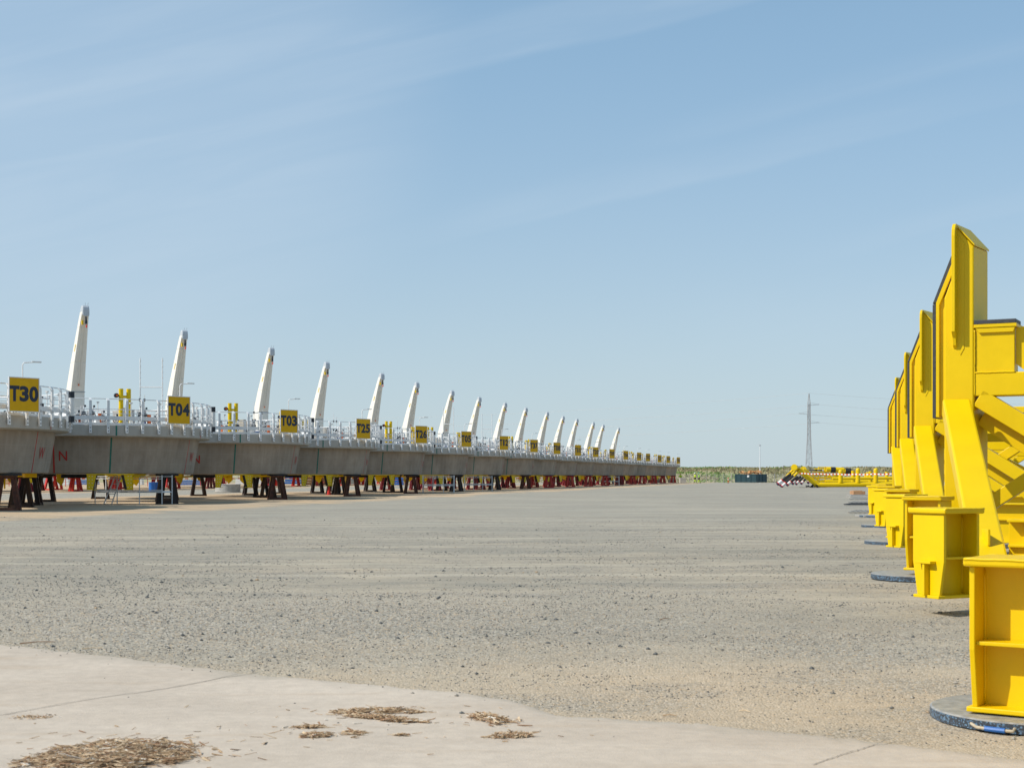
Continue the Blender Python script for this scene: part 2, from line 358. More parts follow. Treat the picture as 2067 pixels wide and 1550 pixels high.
def slab_material():
    m = bpy.data.materials.new('dusty_concrete_slab'); m.use_nodes = True; t = m.node_tree; l = t.links.new
    b = t.nodes['Principled BSDF']; b.inputs['Roughness'].default_value = .9; b.inputs['Specular IOR Level'].default_value = .25
    co = N(t, 'ShaderNodeTexCoord')
    def noi(scale, sc, det=5):
        mm = N(t, 'ShaderNodeMapping'); mm.inputs['Scale'].default_value = sc; mm.inputs['Rotation'].default_value = (0, 0, radians(-8)); l(co.outputs['Object'], mm.inputs[0])
        n = N(t, 'ShaderNodeTexNoise'); n.inputs['Scale'].default_value = scale; n.inputs['Detail'].default_value = det; n.inputs['Roughness'].default_value = .62; l(mm.outputs[0], n.inputs['Vector']); return n.outputs[0]
    r = N(t, 'ShaderNodeValToRGB'); e = r.color_ramp.elements; e[0].position = .3; e[0].color = (.475, .40, .315, 1); e[1].position = .7; e[1].color = (.58, .50, .405, 1)
    l(noi(.9, (.5, 1.3, 1)), r.inputs[0])
    st = N(t, 'ShaderNodeMapRange'); st.inputs['From Min'].default_value = .56; st.inputs['From Max'].default_value = .72; st.inputs['To Max'].default_value = .45; l(noi(1.3, (.35, 2.2, 1)), st.inputs[0])
    x = N(t, 'ShaderNodeMix', data_type='RGBA'); l(st.outputs[0], x.inputs['Factor']); l(r.outputs[0], x.inputs['A']); x.inputs['B'].default_value = (.42, .31, .20, 1)
    sp = N(t, 'ShaderNodeMapRange'); sp.inputs['From Min'].default_value = .66; sp.inputs['From Max'].default_value = .74; sp.inputs['To Max'].default_value = .45; l(noi(40, (1, 1, 1), 3), sp.inputs[0])
    x2 = N(t, 'ShaderNodeMix', data_type='RGBA'); l(sp.outputs[0], x2.inputs['Factor']); l(x.outputs['Result'], x2.inputs['A']); x2.inputs['B'].default_value = (.22, .20, .17, 1)
    fs = N(t, 'ShaderNodeMapRange'); fs.inputs['From Min'].default_value = .35; fs.inputs['From Max'].default_value = .65; fs.inputs['To Min'].default_value = .93; fs.inputs['To Max'].default_value = 1.05; l(noi(12, (1, 1, 1), 6), fs.inputs[0])
    x3 = N(t, 'ShaderNodeMix', data_type='RGBA', blend_type='MULTIPLY'); x3.inputs['Factor'].default_value = 1; l(x2.outputs['Result'], x3.inputs['A'])
    cc = N(t, 'ShaderNodeCombineColor'); [l(fs.outputs[0], cc.inputs[i]) for i in range(3)]; l(cc.outputs[0], x3.inputs['B'])
    ea = N(t, 'ShaderNodeAttribute'); ea.attribute_name = 'edge_distance'
    en = N(t, 'ShaderNodeMath', operation='ADD'); e3 = N(t, 'ShaderNodeMath', operation='MULTIPLY'); l(noi(2.2, (1, 1, 1), 6), e3.inputs[0]); e3.inputs[1].default_value = 1.1; l(ea.outputs['Fac'], en.inputs[0]); l(e3.outputs[0], en.inputs[1])
    er = N(t, 'ShaderNodeMapRange'); er.inputs['From Min'].default_value = .80; er.inputs['From Max'].default_value = .50; er.inputs['To Max'].default_value = .75; l(en.outputs[0], er.inputs[0])
    gn = N(t, 'ShaderNodeMix', data_type='RGBA'); l(noi(45, (1, 1, 1), 3), gn.inputs['Factor']); gn.inputs['A'].default_value = (.30, .27, .22, 1); gn.inputs['B'].default_value = (.52, .45, .35, 1)
    x4 = N(t, 'ShaderNodeMix', data_type='RGBA'); l(er.outputs[0], x4.inputs['Factor']); l(x3.outputs['Result'], x4.inputs['A']); l(gn.outputs['Result'], x4.inputs['B'])
    l(x4.outputs['Result'], b.inputs['Base Color'])
    bp = N(t, 'ShaderNodeBump'); bp.inputs['Strength'].default_value = .35; bp.inputs['Distance'].default_value = .01; l(noi(60, (1, 1, 1), 4), bp.inputs['Height']); l(bp.outputs[0], b.inputs['Normal'])
    return m
SLABM = slab_material()
s = MB(); cols = []
px = -900
while px <= 2600:
    ey = slab_edge(px)+2.5*noise.noise((px*.03, 0, 0))+1.6*noise.noise((px*.15, 3, 0))
    x0, y0 = unproj(px, ey); cols.append((x0, y0)); px += 7
R = 34
for (x0, y0) in cols:
    for i in range(R):
        y = y0+(1.5-y0)*(i/(R-1)); x = x0 if i == 0 else x0
        lip = .012 if i else -.004
        s.v.append((x0, y, gz(x0, y)*0.0+gz(x0, y)+(.014 if i else -.003)))
for c in range(len(cols)-1):
    for i in range(R-1): s.f.append((c*R+i, c*R+i+1, (c+1)*R+i+1, (c+1)*R+i)[::-1][::-1]); s.m.append(0)
slab = tag(s.build('concrete_pavement', SLABM, smooth='full'), kind='structure')
at_ = slab.data.attributes.new('edge_distance', 'FLOAT', 'POINT')
at_.data.foreach_set('value', [cols[i//R][1]-s.v[i][1] for i in range(len(s.v))])
# slab joints: narrow sand-filled grooves, as thin dark strips slightly proud
JM = mat('joint_sand', (.26, .23, .19), .95, var=.3, scale=30)
def joint(a, b, wd=.012):
    m = MB(); pa = unproj(*a); pb = unproj(*b); pa = Vector(pa); pb = Vector(pb); n = 60; d = (pb-pa).normalized(); q = Vector((-d.y, d.x))
    for i in range(n+1):
        p = pa+(pb-pa)*i/n+q*.012*noise.noise((i*.4, a[0], 0)); ww = wd*(.6+.6*abs(noise.noise((i*.7, a[0], 4))))
        for sgn in (-1, 1): m.v.append((p.x+q.x*ww*sgn*.5, p.y+q.y*ww*sgn*.5, gz(p.x, p.y)+.0185))
    for i in range(n): m.f.append((2*i, 2*i+2, 2*i+3, 2*i+1)[::-1]); m.m.append(0)
    return m.build('joint', JM, slab)
joint((-60, 1456), (515, 1357)); joint((1640, 1549), (1800, 1496), .008)

# loose stones on the yard, each a small lump
STM = [mat('dark_stone', (.12, .125, .12), .9, var=.3, scale=60), mat('pale_stone', (.36, .33, .28), .9, var=.3, scale=60), mat('ochre_stone', (.46, .34, .22), .9, var=.3, scale=60)]
def on_slab(x, y):
    if y < 2: return True
    px = CX+x/y*F; py = HY+(CAMZ-gz(x, y))/y*F
    return py > slab_edge(px)
st = MB(); n = 0; tries = 0
while n < 34000 and tries < 700000:
    tries += 1
    D = 8.0*math.exp(random.random()**.8*1.7); x = random.uniform(-.42, .40)*D
    if on_slab(x, D):
        pe = HY+(CAMZ-gz(x, D))/D*F-slab_edge(CX+x/D*F)
        if random.random() > .012+.5*math.exp(-pe/7.0): continue
    dens = noise.noise((x*.35, D*.6, 9))+.7*noise.noise((x*1.3, D*2.2, 4))+.75*math.exp(-((D-13.6)/2.2)**2-((x+2.2)/3.6)**2)+.25*math.exp(-((D-12)/2.0)**2)
    if random.random() > max(.10, min(1, .25+1.5*dens)): continue
    r = .003+.004*random.random()+(random.uniform(.005, .014) if random.random() < .014 else 0)+(.0018 if D > 15 else 0)
    st.mi = random.choices((0, 1, 2), (7, 4, .7))[0]
    z = gz(x, D)+(.014 if on_slab(x, D) else 0)
    st.blob((x, D, z+r*.25), r, .3, (1.2, 1.1, .75)); n += 1
tag(st.build('loose_stones', STM), 'loose dark and pale stones strewn over the grey gravel yard', 'stones', kind='stuff')

# dry straw and bark litter on the pavement
STR = [mat('straw_pale', (.62, .47, .30), .85, var=.25, scale=30), mat('straw_brown', (.30, .17, .09), .9, var=.3, scale=30), mat('straw_tan', (.48, .33, .19), .9, var=.3, scale=30), mat('straw_grey', (.74, .68, .58), .9, var=.2, scale=30)]
def litter(name, label, px, py, wx, wy, count, tilt=0, ht=.02, ln=(.02, .07), slope=0):
    m = MB(); a, b = Vector(unproj(px, py)), None
    hw = wx/2/F*a.y; y1 = unproj(px, py-wy/2)[1]; y0 = unproj(px, py+wy/2)[1]
    lob = [(random.uniform(-.6, .6), random.uniform(-.35, .35), random.uniform(.22, .62), random.uniform(.22, .6)) for _ in range(6)]+[(0, 0, .62, .5)]
    for _ in range(count):
        lx, ly, lw, lh = random.choice(lob); r = sqrt(random.random()); th = random.uniform(0, 2*pi); ex = lx+lw*r*cos(th); ey = ly+lh*r*sin(th)
        if random.random() < .12: ex *= 1.25; ey *= 1.3
        if random.random() < .02: ex = random.gauss(0, 1.3); ey = random.gauss(0, 1.0)
        if noise.noise((ex*2.6+px, ey*1.8, 5)) < -.12 and random.random() < .8: continue
        r = min(1, sqrt(ex*ex+ey*ey))
        x = a.x+ex*hw; y = (y0+y1)/2+ey*(y1-y0)/2+ex*slope
        base = gz(x, y)+.015
        z = base+ht*max(0, (1-r*r))*random.random()+.004
        an = random.gauss(tilt, .55); l = random.uniform(*ln)*(1 if random.random() < .9 else 1.8); wd = random.choice((.002, .003, .004, .007, .013))*random.uniform(.6, 1.3)
        d = Vector((cos(an), sin(an), random.gauss(0, .16))).normalized()
        m.mi = random.choices((0, 1, 2, 3), (5, 4, 6, 1))[0]
        p = Vector((x, y, z)); up = Vector((random.gauss(0, .4), random.gauss(0, .4), 1)).normalized()
        m.bar(p-d*l/2, p+d*l/2, wd, .0025, up, w2=wd*.5)
    o = m.build(name, STR); return tag(o, label, 'litter', kind='stuff')
litter('straw_pile', 'large low heap of dry straw and bark bits on the pavement', 240, 1536, 350, 80, 9500, .15, .055, (.02, .085))
litter('straw_litter', 'short wide streak of dry straw, upper one on the pavement', 765, 1441, 165, 13, 1200, .05, .02)
litter('straw_litter', 'long thin streak of dry straw below the wider streak', 775, 1456, 205, 12, 1300, -.05, .018, slope=-.12)
litter('straw_litter', 'clump of pale bark and straw right of the long streaks', 985, 1458, 88, 24, 1000, -.5, .03, slope=-.06)
litter('straw_litter', 'thin dark line of straw at the right of the litter', 1036, 1491, 92, 9, 700, .03, .02)
litter('straw_litter', 'faint scatter of straw left of the long streaks', 622, 1473, 72, 8, 330, .1, .008)
litter('straw_litter', 'small torn straw patch nearest the big heap', 643, 1490, 58, 12, 520, .0, .014)
litter('straw_litter', 'small grey straw patch between two darker ones', 714, 1485, 44, 9, 220, 0, .008)
litter('straw_litter', 'single stalk of straw lying alone on the pavement', 810, 1489, 40, 3, 26, .15, .004)
litter('straw_litter', 'sparse dark crumbs on the pavement at the left edge', 70, 1452, 110, 14, 120, 0, .004, (.006, .02))

# ------------------------------------------------------------------ round concrete platforms
def concrete_material(name, grid=True, dark=(.20, .185, .165), light=(.30, .285, .26)):
    m = bpy.data.materials.new(name); m.use_nodes = True; t = m.node_tree; l = t.links.new
    b = t.nodes['Principled BSDF']; b.inputs['Roughness'].default_value = .85; b.inputs['Specular IOR Level'].default_value = .3
    co = N(t, 'ShaderNodeTexCoord'); oi = N(t, 'ShaderNodeObjectInfo')
    off = N(t, 'ShaderNodeVectorMath', operation='ADD'); l(co.outputs['Object'], off.inputs[0])
    k = N(t, 'ShaderNodeMath', operation='MULTIPLY'); l(oi.outputs['Random'], k.inputs[0]); k.inputs[1].default_value = 37.0
    cb = N(t, 'ShaderNodeCombineXYZ'); l(k.outputs[0], cb.inputs[0]); l(k.outputs[0], cb.inputs[1]); l(cb.outputs[0], off.inputs[1])
    def noi(sc, s, d=5, r=.6):
        mm = N(t, 'ShaderNodeMapping'); mm.inputs['Scale'].default_value = sc; l(off.outputs[0], mm.inputs[0])
        n = N(t, 'ShaderNodeTexNoise'); n.inputs['Scale'].default_value = s; n.inputs['Detail'].default_value = d; n.inputs['Roughness'].default_value = r; l(mm.outputs[0], n.inputs['Vector']); return n.outputs[0]
    r = N(t, 'ShaderNodeValToRGB'); e = r.color_ramp.elements; e[0].position = .34; e[0].color = (*dark, 1); e[1].position = .66; e[1].color = (*light, 1)
    a = N(t, 'ShaderNodeMath', operation='ADD'); s1 = N(t, 'ShaderNodeMath', operation='MULTIPLY'); s1.inputs[1].default_value = .6; l(noi((1, 1, 1), .8), s1.inputs[0])
    s2 = N(t, 'ShaderNodeMath', operation='MULTIPLY'); s2.inputs[1].default_value = .4; l(noi((1, 1, .12), 3.5, 6), s2.inputs[0]); l(s1.outputs[0], a.inputs[0]); l(s2.outputs[0], a.inputs[1]); l(a.outputs[0], r.inputs[0])
    col = r.outputs[0]
    vo = N(t, 'ShaderNodeTexVoronoi'); vo.inputs['Scale'].default_value = 5.5; l(off.outputs[0], vo.inputs['Vector'])
    vr = N(t, 'ShaderNodeMapRange'); vr.inputs['From Min'].default_value = .11; vr.inputs['From Max'].default_value = .07; vr.inputs['To Max'].default_value = .5; l(vo.outputs['Distance'], vr.inputs[0])
    x = N(t, 'ShaderNodeMix', data_type='RGBA'); l(vr.outputs[0], x.inputs['Factor']); l(col, x.inputs['A']); x.inputs['B'].default_value = (.10, .09, .08, 1); col = x.outputs['Result']
    if grid:   # faint shuttering joints round the drum, from angle and height
        sp = N(t, 'ShaderNodeSeparateXYZ'); l(co.outputs['Object'], sp.inputs[0])
        at2 = N(t, 'ShaderNodeMath', operation='ARCTAN2'); l(sp.outputs[0], at2.inputs[0]); l(sp.outputs[1], at2.inputs[1])
        def lines(src, period, wdt):
            d = N(t, 'ShaderNodeMath', operation='PINGPONG'); l(src, d.inputs[0]); d.inputs[1].default_value = period
            q = N(t, 'ShaderNodeMapRange'); q.inputs['From Min'].default_value = wdt; q.inputs['From Max'].default_value = 0; l(d.outputs[0], q.inputs[0]); return q.outputs[0]
        mxx = N(t, 'ShaderNodeMath', operation='MAXIMUM'); l(lines(at2.outputs[0], .054, .003), mxx.inputs[0]); l(lines(sp.outputs[2], .30, .014), mxx.inputs[1])
        br = N(t, 'ShaderNodeMath', operation='MULTIPLY'); l(mxx.outputs[0], br.inputs[0]); l(noi((1, 1, 1), 1.4, 4), br.inputs[1])
        b2 = N(t, 'ShaderNodeMath', operation='MULTIPLY'); l(br.outputs[0], b2.inputs[0]); b2.inputs[1].default_value = .65
        x = N(t, 'ShaderNodeMix', data_type='RGBA'); l(b2.outputs[0], x.inputs['Factor']); l(col, x.inputs['A']); x.inputs['B'].default_value = (.42, .39, .35, 1); col = x.outputs['Result']
    l(col, b.inputs['Base Color'])
    bp = N(t, 'ShaderNodeBump'); bp.inputs['Strength'].default_value = .3; bp.inputs['Distance'].default_value = .02; l(noi((1, 1, 1), 14, 6), bp.inputs['Height']); l(bp.outputs[0], b.inputs['Normal'])
    return m
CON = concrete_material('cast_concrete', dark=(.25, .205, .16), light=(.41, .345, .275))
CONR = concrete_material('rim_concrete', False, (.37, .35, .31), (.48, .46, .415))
PR = 6.2; Z0, Z1, Z2 = 1.36, 2.94, 3.45
def rad(az, r=1.0, z=0.0): a = radians(az); return Vector((r*sin(a), -r*cos(a), z))
def tan_(az): a = radians(az); return Vector((cos(a), sin(a), 0))
UP = Vector((0, 0, 1))
def drum_r(z): return 5.42+(5.69-5.42)*(z-Z0)/(Z1-Z0)

def arc_patch(m, az, halfw, z0, z1, rf, off=.004):   # thin painted stripe on the drum
    p = []
    for z in (z0, z1):
        for sg in (-1, 1): p.append(rad(az, rf(z)+off, z)+tan_(az)*halfw*sg)
    m.add(p, [(0, 1, 3, 2)])

def crane_parts(parent):
    """slim tapered crane leaning toward az 31; origin at the foot on the deck"""
    lv = rad(31); mv = tan_(31)      # lv: lean direction, mv: to its right
    root = MB()
    def sect(l0, l1, wd, z): return [lv*l0-mv*wd/2+UP*z, lv*l1-mv*wd/2+UP*z, lv*l1+mv*wd/2+UP*z, lv*l0+mv*wd/2+UP*z]
    def loft(m, A, B): m.add(A+B, [(0, 1, 2, 3)[::-1], (4, 5, 6, 7)] + [(i, (i+1) % 4, (i+1) % 4+4, i+4) for i in range(4)])
    loft(root, sect(-.62, .50, .74, 3.47), sect(-.60, .50, .74, 5.75))
    root.box(lv*.0+UP*3.52, (1.3, 1.1, .1), (mv, lv, UP))
    o = root.build('davit_crane', CRN, parent, bevel=.03)
    o.data.name = 'crane_pedestal_mesh'
    b = MB(); S = [(-.60, .50, .72, 5.77), (.16, 1.00, .61, 7.3), (1.20, 1.70, .45, 9.1), (1.66, 2.10, .37, 9.9)]
    for A, B in zip(S, S[1:]): loft(b, sect(*A), sect(*B))
    bo = b.build('boom', CRN, o, bevel=.02)
    c = MB(); c.box(lv*-.05+UP*5.76, (.78, 1.16, .035), (mv, lv, UP)); c.build('flange_joint', CRG, o)
    c = MB()   # cable channel down the front face, two raised lips
    for q in (-.07, .07):
        c.bar(lv*.64+mv*q+UP*6.15, lv*1.80+mv*q+UP*9.25, .022, .03, mv)
    c.build('cable_channel', CRN, bo)
    c = MB()   # rounded head
    pf = [(1.64, 9.72), (1.66, 9.93), (1.72, 10.08), (1.81, 10.18), (1.93, 10.23), (2.05, 10.21), (2.14, 10.12), (2.19, 9.98), (2.20, 9.62), (2.10, 9.72), (1.96, 9.80)]
    c.prism([lv*a-mv*.185+UP*z for a, z in pf], mv*.37)
    c.build('boom_head', CRH, o, bevel=.07)
    c = MB(); c.tube([lv*2.16+UP*9.62, lv*2.16+UP*9.40], .05); c.tube([lv*2.16+UP*9.42, lv*2.16+UP*9.24], .07); hb = c.build('hook_block', BLK, o, smooth=True)
    c = MB(); c.tube([lv*2.16+mv*.02+UP*9.2+lv*.07*sin(t*.6)+UP*(-.07+.07*cos(t*.6)) for t in range(9)], .028, 6); c.build('hook', RED, hb, smooth=True)
    c = MB(); c.box(lv*1.96-mv*.13+UP*9.32, (.08, .12, .22), (mv, lv, UP)); c.build('limit_switch', YEL, o)
    c = MB(); c.box(lv*1.02-mv*.285+UP*8.05, (.008, .10, .42), (mv, lv, (lv*.62+UP).normalized())); c.build('warning_plate', YEL, o)
    c = MB(); c.box(lv*.70+UP*6.12, (.05, .08, .10), (mv, lv, UP)); c.build('rope_anchor', ORG, o)
    c = MB(); c.tube([lv*2.0+UP*10.24, lv*2.0+UP*10.36], .012, 5); c.tube([lv*2.12+mv*.1+UP*10.24, lv*2.14+mv*.12+UP*10.36], .012, 5); c.build('aerial', CRG, o)
    return o

def rail_post_mesh(m):
    az = 0; r = PR+.045
    # flat upright outside the rim, cranked inward at the head, bolted to the rim
    e = rad(0)
    for sg in (-1, 1):
        m.mi = 0; m.box(e*(r+.03)+tan_(0)*sg*.045+UP*((3.09+4.47)/2), (.012, .06, 4.47-3.09), (tan_(0), e, UP))
    m.box(e*(r+.062)+UP*((3.09+4.47)/2), (.115, .012, 4.47-3.09), (tan_(0), e, UP))
    m.bar(e*(r+.045)+UP*4.47, e*(r-.02)+UP*4.545, .108, .05, e); m.bar(e*(r-.02)+UP*4.545, e*(r-.10)+UP*4.575, .102, .03, UP)
    m.mi = 1
    for z in (3.18, 3.32): m.tube([e*(r+.066)+UP*z, e*(r+.085)+UP*z], .022, 6)
    for z in (3.62, 3.66, 3.86, 3.90):
        for sg in (-1, 1): m.tube([e*(r+.066)+UP*z+tan_(0)*sg*.025, e*(r+.08)+UP*z+tan_(0)*sg*.025], .012, 5)

def ring_tube(m, r, z, t, n=72, a0=0, a1=360):
    m.tube([rad(a0+(a1-a0)*i/n, r, z) for i in range(n+1)], t, 6, cap=False)
def ring_band(m, r, z0, z1, th, n=72): m.lathe([(r, z0), (r+th, z0), (r+th, z1), (r, z1)], n, closed=True)

def deck_kit(parent, rnd, seed_i=0):
    """equipment standing on the deck; each is a part of the platform"""
    zd = Z2+.02
    def loc(az, r): return rad(az, r)
    def part(name, m, mt, **k): return m.build(name, mt, parent, **k)
    # white pipe loops and frames near the rail
    for az in (3, 8, 14, 22, 28, 44, 49, 65, 72, 77, 83, 90, 118, 140, 300, 320, 338, 352):
        a = az+rnd.uniform(-2, 2); r = rnd.uniform(4.9, 5.7); m = MB(); h = rnd.uniform(.45, .95); wd = rnd.uniform(.3, .8); c = loc(a, r); t = tan_(a+rnd.uniform(-25, 25))
        m.tube([c-t*wd/2+UP*zd, c-t*wd/2+UP*(zd+h), c+t*wd/2+UP*(zd+h), c+t*wd/2+UP*zd], .02, 6)
        m.tube([c-t*wd/2+UP*(zd+h*.55), c+t*wd/2+UP*(zd+h*.55)], .02, 6)
        part('pipe_frame', m, rnd.choice((WHT, GALV)), smooth=True)
    for az in (-4, 1, 6, 12, 17, 20, 25, 29, 35, 45, 47.5, 51, 56, 70, 74, 78, 82, 88, 95, 128, 312, 345):
        a = az+rnd.uniform(-2, 2); r = rnd.uniform(5.0, 5.75); c = loc(a, r); m = MB(); h = rnd.uniform(.4, .85)
        m.mi = 0; m.tube([c+UP*zd, c+UP*(zd+h)], .03, 6); m.mi = 1
        m.box(c+UP*(zd+h*.62), (.14, .12, .12)); m.tube([c+UP*(zd+h*.3)+tan_(a)*.13*cos(q*.7)+UP*.13*sin(q*.7)+UP*.1 for q in range(10)], .016, 5)
        m.box(c+UP*(zd+h)+tan_(a)*.05, (.07, .07, .09)); m.mi = 2; m.box(c+UP*(zd+h*.8)-tan_(a)*.10, (.10, .05, .07))
        part('valve_stand', m, (GALV, BLK, WHT))
    for az, r, d in ((2, 5.2, (.36, .3, .26)), (41, 4.9, (.22, .3, .78)), (44.5, 4.8, (.2, .3, .72)), (38, 4.6, (.26, .3, .66)), (348, 5.1, (.4, .3, .3)), (15, 4.8, (.5, .4, .16)), (84, 5.3, (.2, .3, .7)), (100, 5.2, (.3, .3, .4))):
        a = az+rnd.uniform(-3, 3); c = loc(a, r); m = MB(); m.mi = 0; m.box(c+UP*(zd+d[2]/2), d, (tan_(a+20), rad(a+20), UP)); m.mi = 1; m.box(c+rad(a+20)*(d[1]/2+.004)+UP*(zd+d[2]*.5), (d[0]*.8, .01, d[2]*.8), (tan_(a+20), rad(a+20), UP))
        part('equipment_cabinet', m, (CAB, GALV), bevel=.02)
    for az in (19, 27, 52+rnd.uniform(-3, 3)):
        c = loc(az+rnd.uniform(-1, 1), 5.5); m = MB(); m.tube([c+UP*zd, c+UP*(zd+rnd.choice((.42, .5, .3)))], .085, 12); part('orange_tube', m, ORG, smooth=True)
    for az in (48, 76): c = loc(az+rnd.uniform(-3, 3), 5.4); m = MB(); m.box(c+UP*(zd+.08), (.26, .2, .16)); part('blue_crate', m, BLU, bevel=.01)
    # white hatch dome and tarpaulin-covered heap
    c = loc(355, 4.8); m = MB(); m.lathe([(.02, .42), (.22, .38), (.36, .25), (.42, .0)], 20, c=c+UP*zd); part('hatch_dome', m, WHT, smooth='full')
    for az in (5, 30):
        c = loc(az+rnd.uniform(-4, 4), 4.9); m = MB(); m.prism([c+tan_(az)*a+UP*(zd+z) for a, z in ((-.4, 0), (.4, 0), (.33, .12), (.1, .26), (-.25, .20))], rad(az)*-.7); part('covered_heap', m, WHT, bevel=.05)
    # yellow bumper post pair
    for az, h in (((42, 26, 34)[seed_i], (1.62, 1.2, 1.62)[seed_i]), (79+rnd.uniform(-2, 2), 1.3)):
        if az > 70 and seed_i == 1: continue
        m = MB(); c = loc(az, 5.0); t = tan_(az-10)
        for q in (-.17, .17): m.tube([c+t*q+UP*zd, c+t*q+UP*(zd+h)], .10, 14)
        for z in (.6, h-.35): m.tube([c-t*.17+UP*(zd+z), c+t*.17+UP*(zd+z)], .06, 8)
        o = part('yellow_post_pair', m, YEL, smooth=True)
        m = MB(); p = c-t*.38+UP*(zd+h-.3); m.tube([p-rad(az)*.05, p+rad(az)*.05], .10, 12); m.mi = 1; m.tube([p+rad(az)*.05, p+rad(az)*.07], .05, 8); m.mi = 0; m.tube([p+t*.02, p+t*.22], .03, 6); m.build('hose_reel', (BLK, ORG), o, smooth=True)
    # slim instrument masts
    for az, h in ((47, 1.9), (50.5, 1.45), (13, .95), (24, .9), (90, 1.1)):
        c = loc(az+rnd.uniform(-2, 2), 5.3); m = MB(); m.mi = 0; m.tube([c+UP*zd, c+UP*(zd+h*rnd.uniform(.85, 1))], .016, 5); m.mi = 1
        for z in (.35, .62, 1.15):
            if z < h-.1: m.box(c+UP*(zd+z), (.08, .08, .11))
        part('instrument_mast', m, (GALV, BLK))

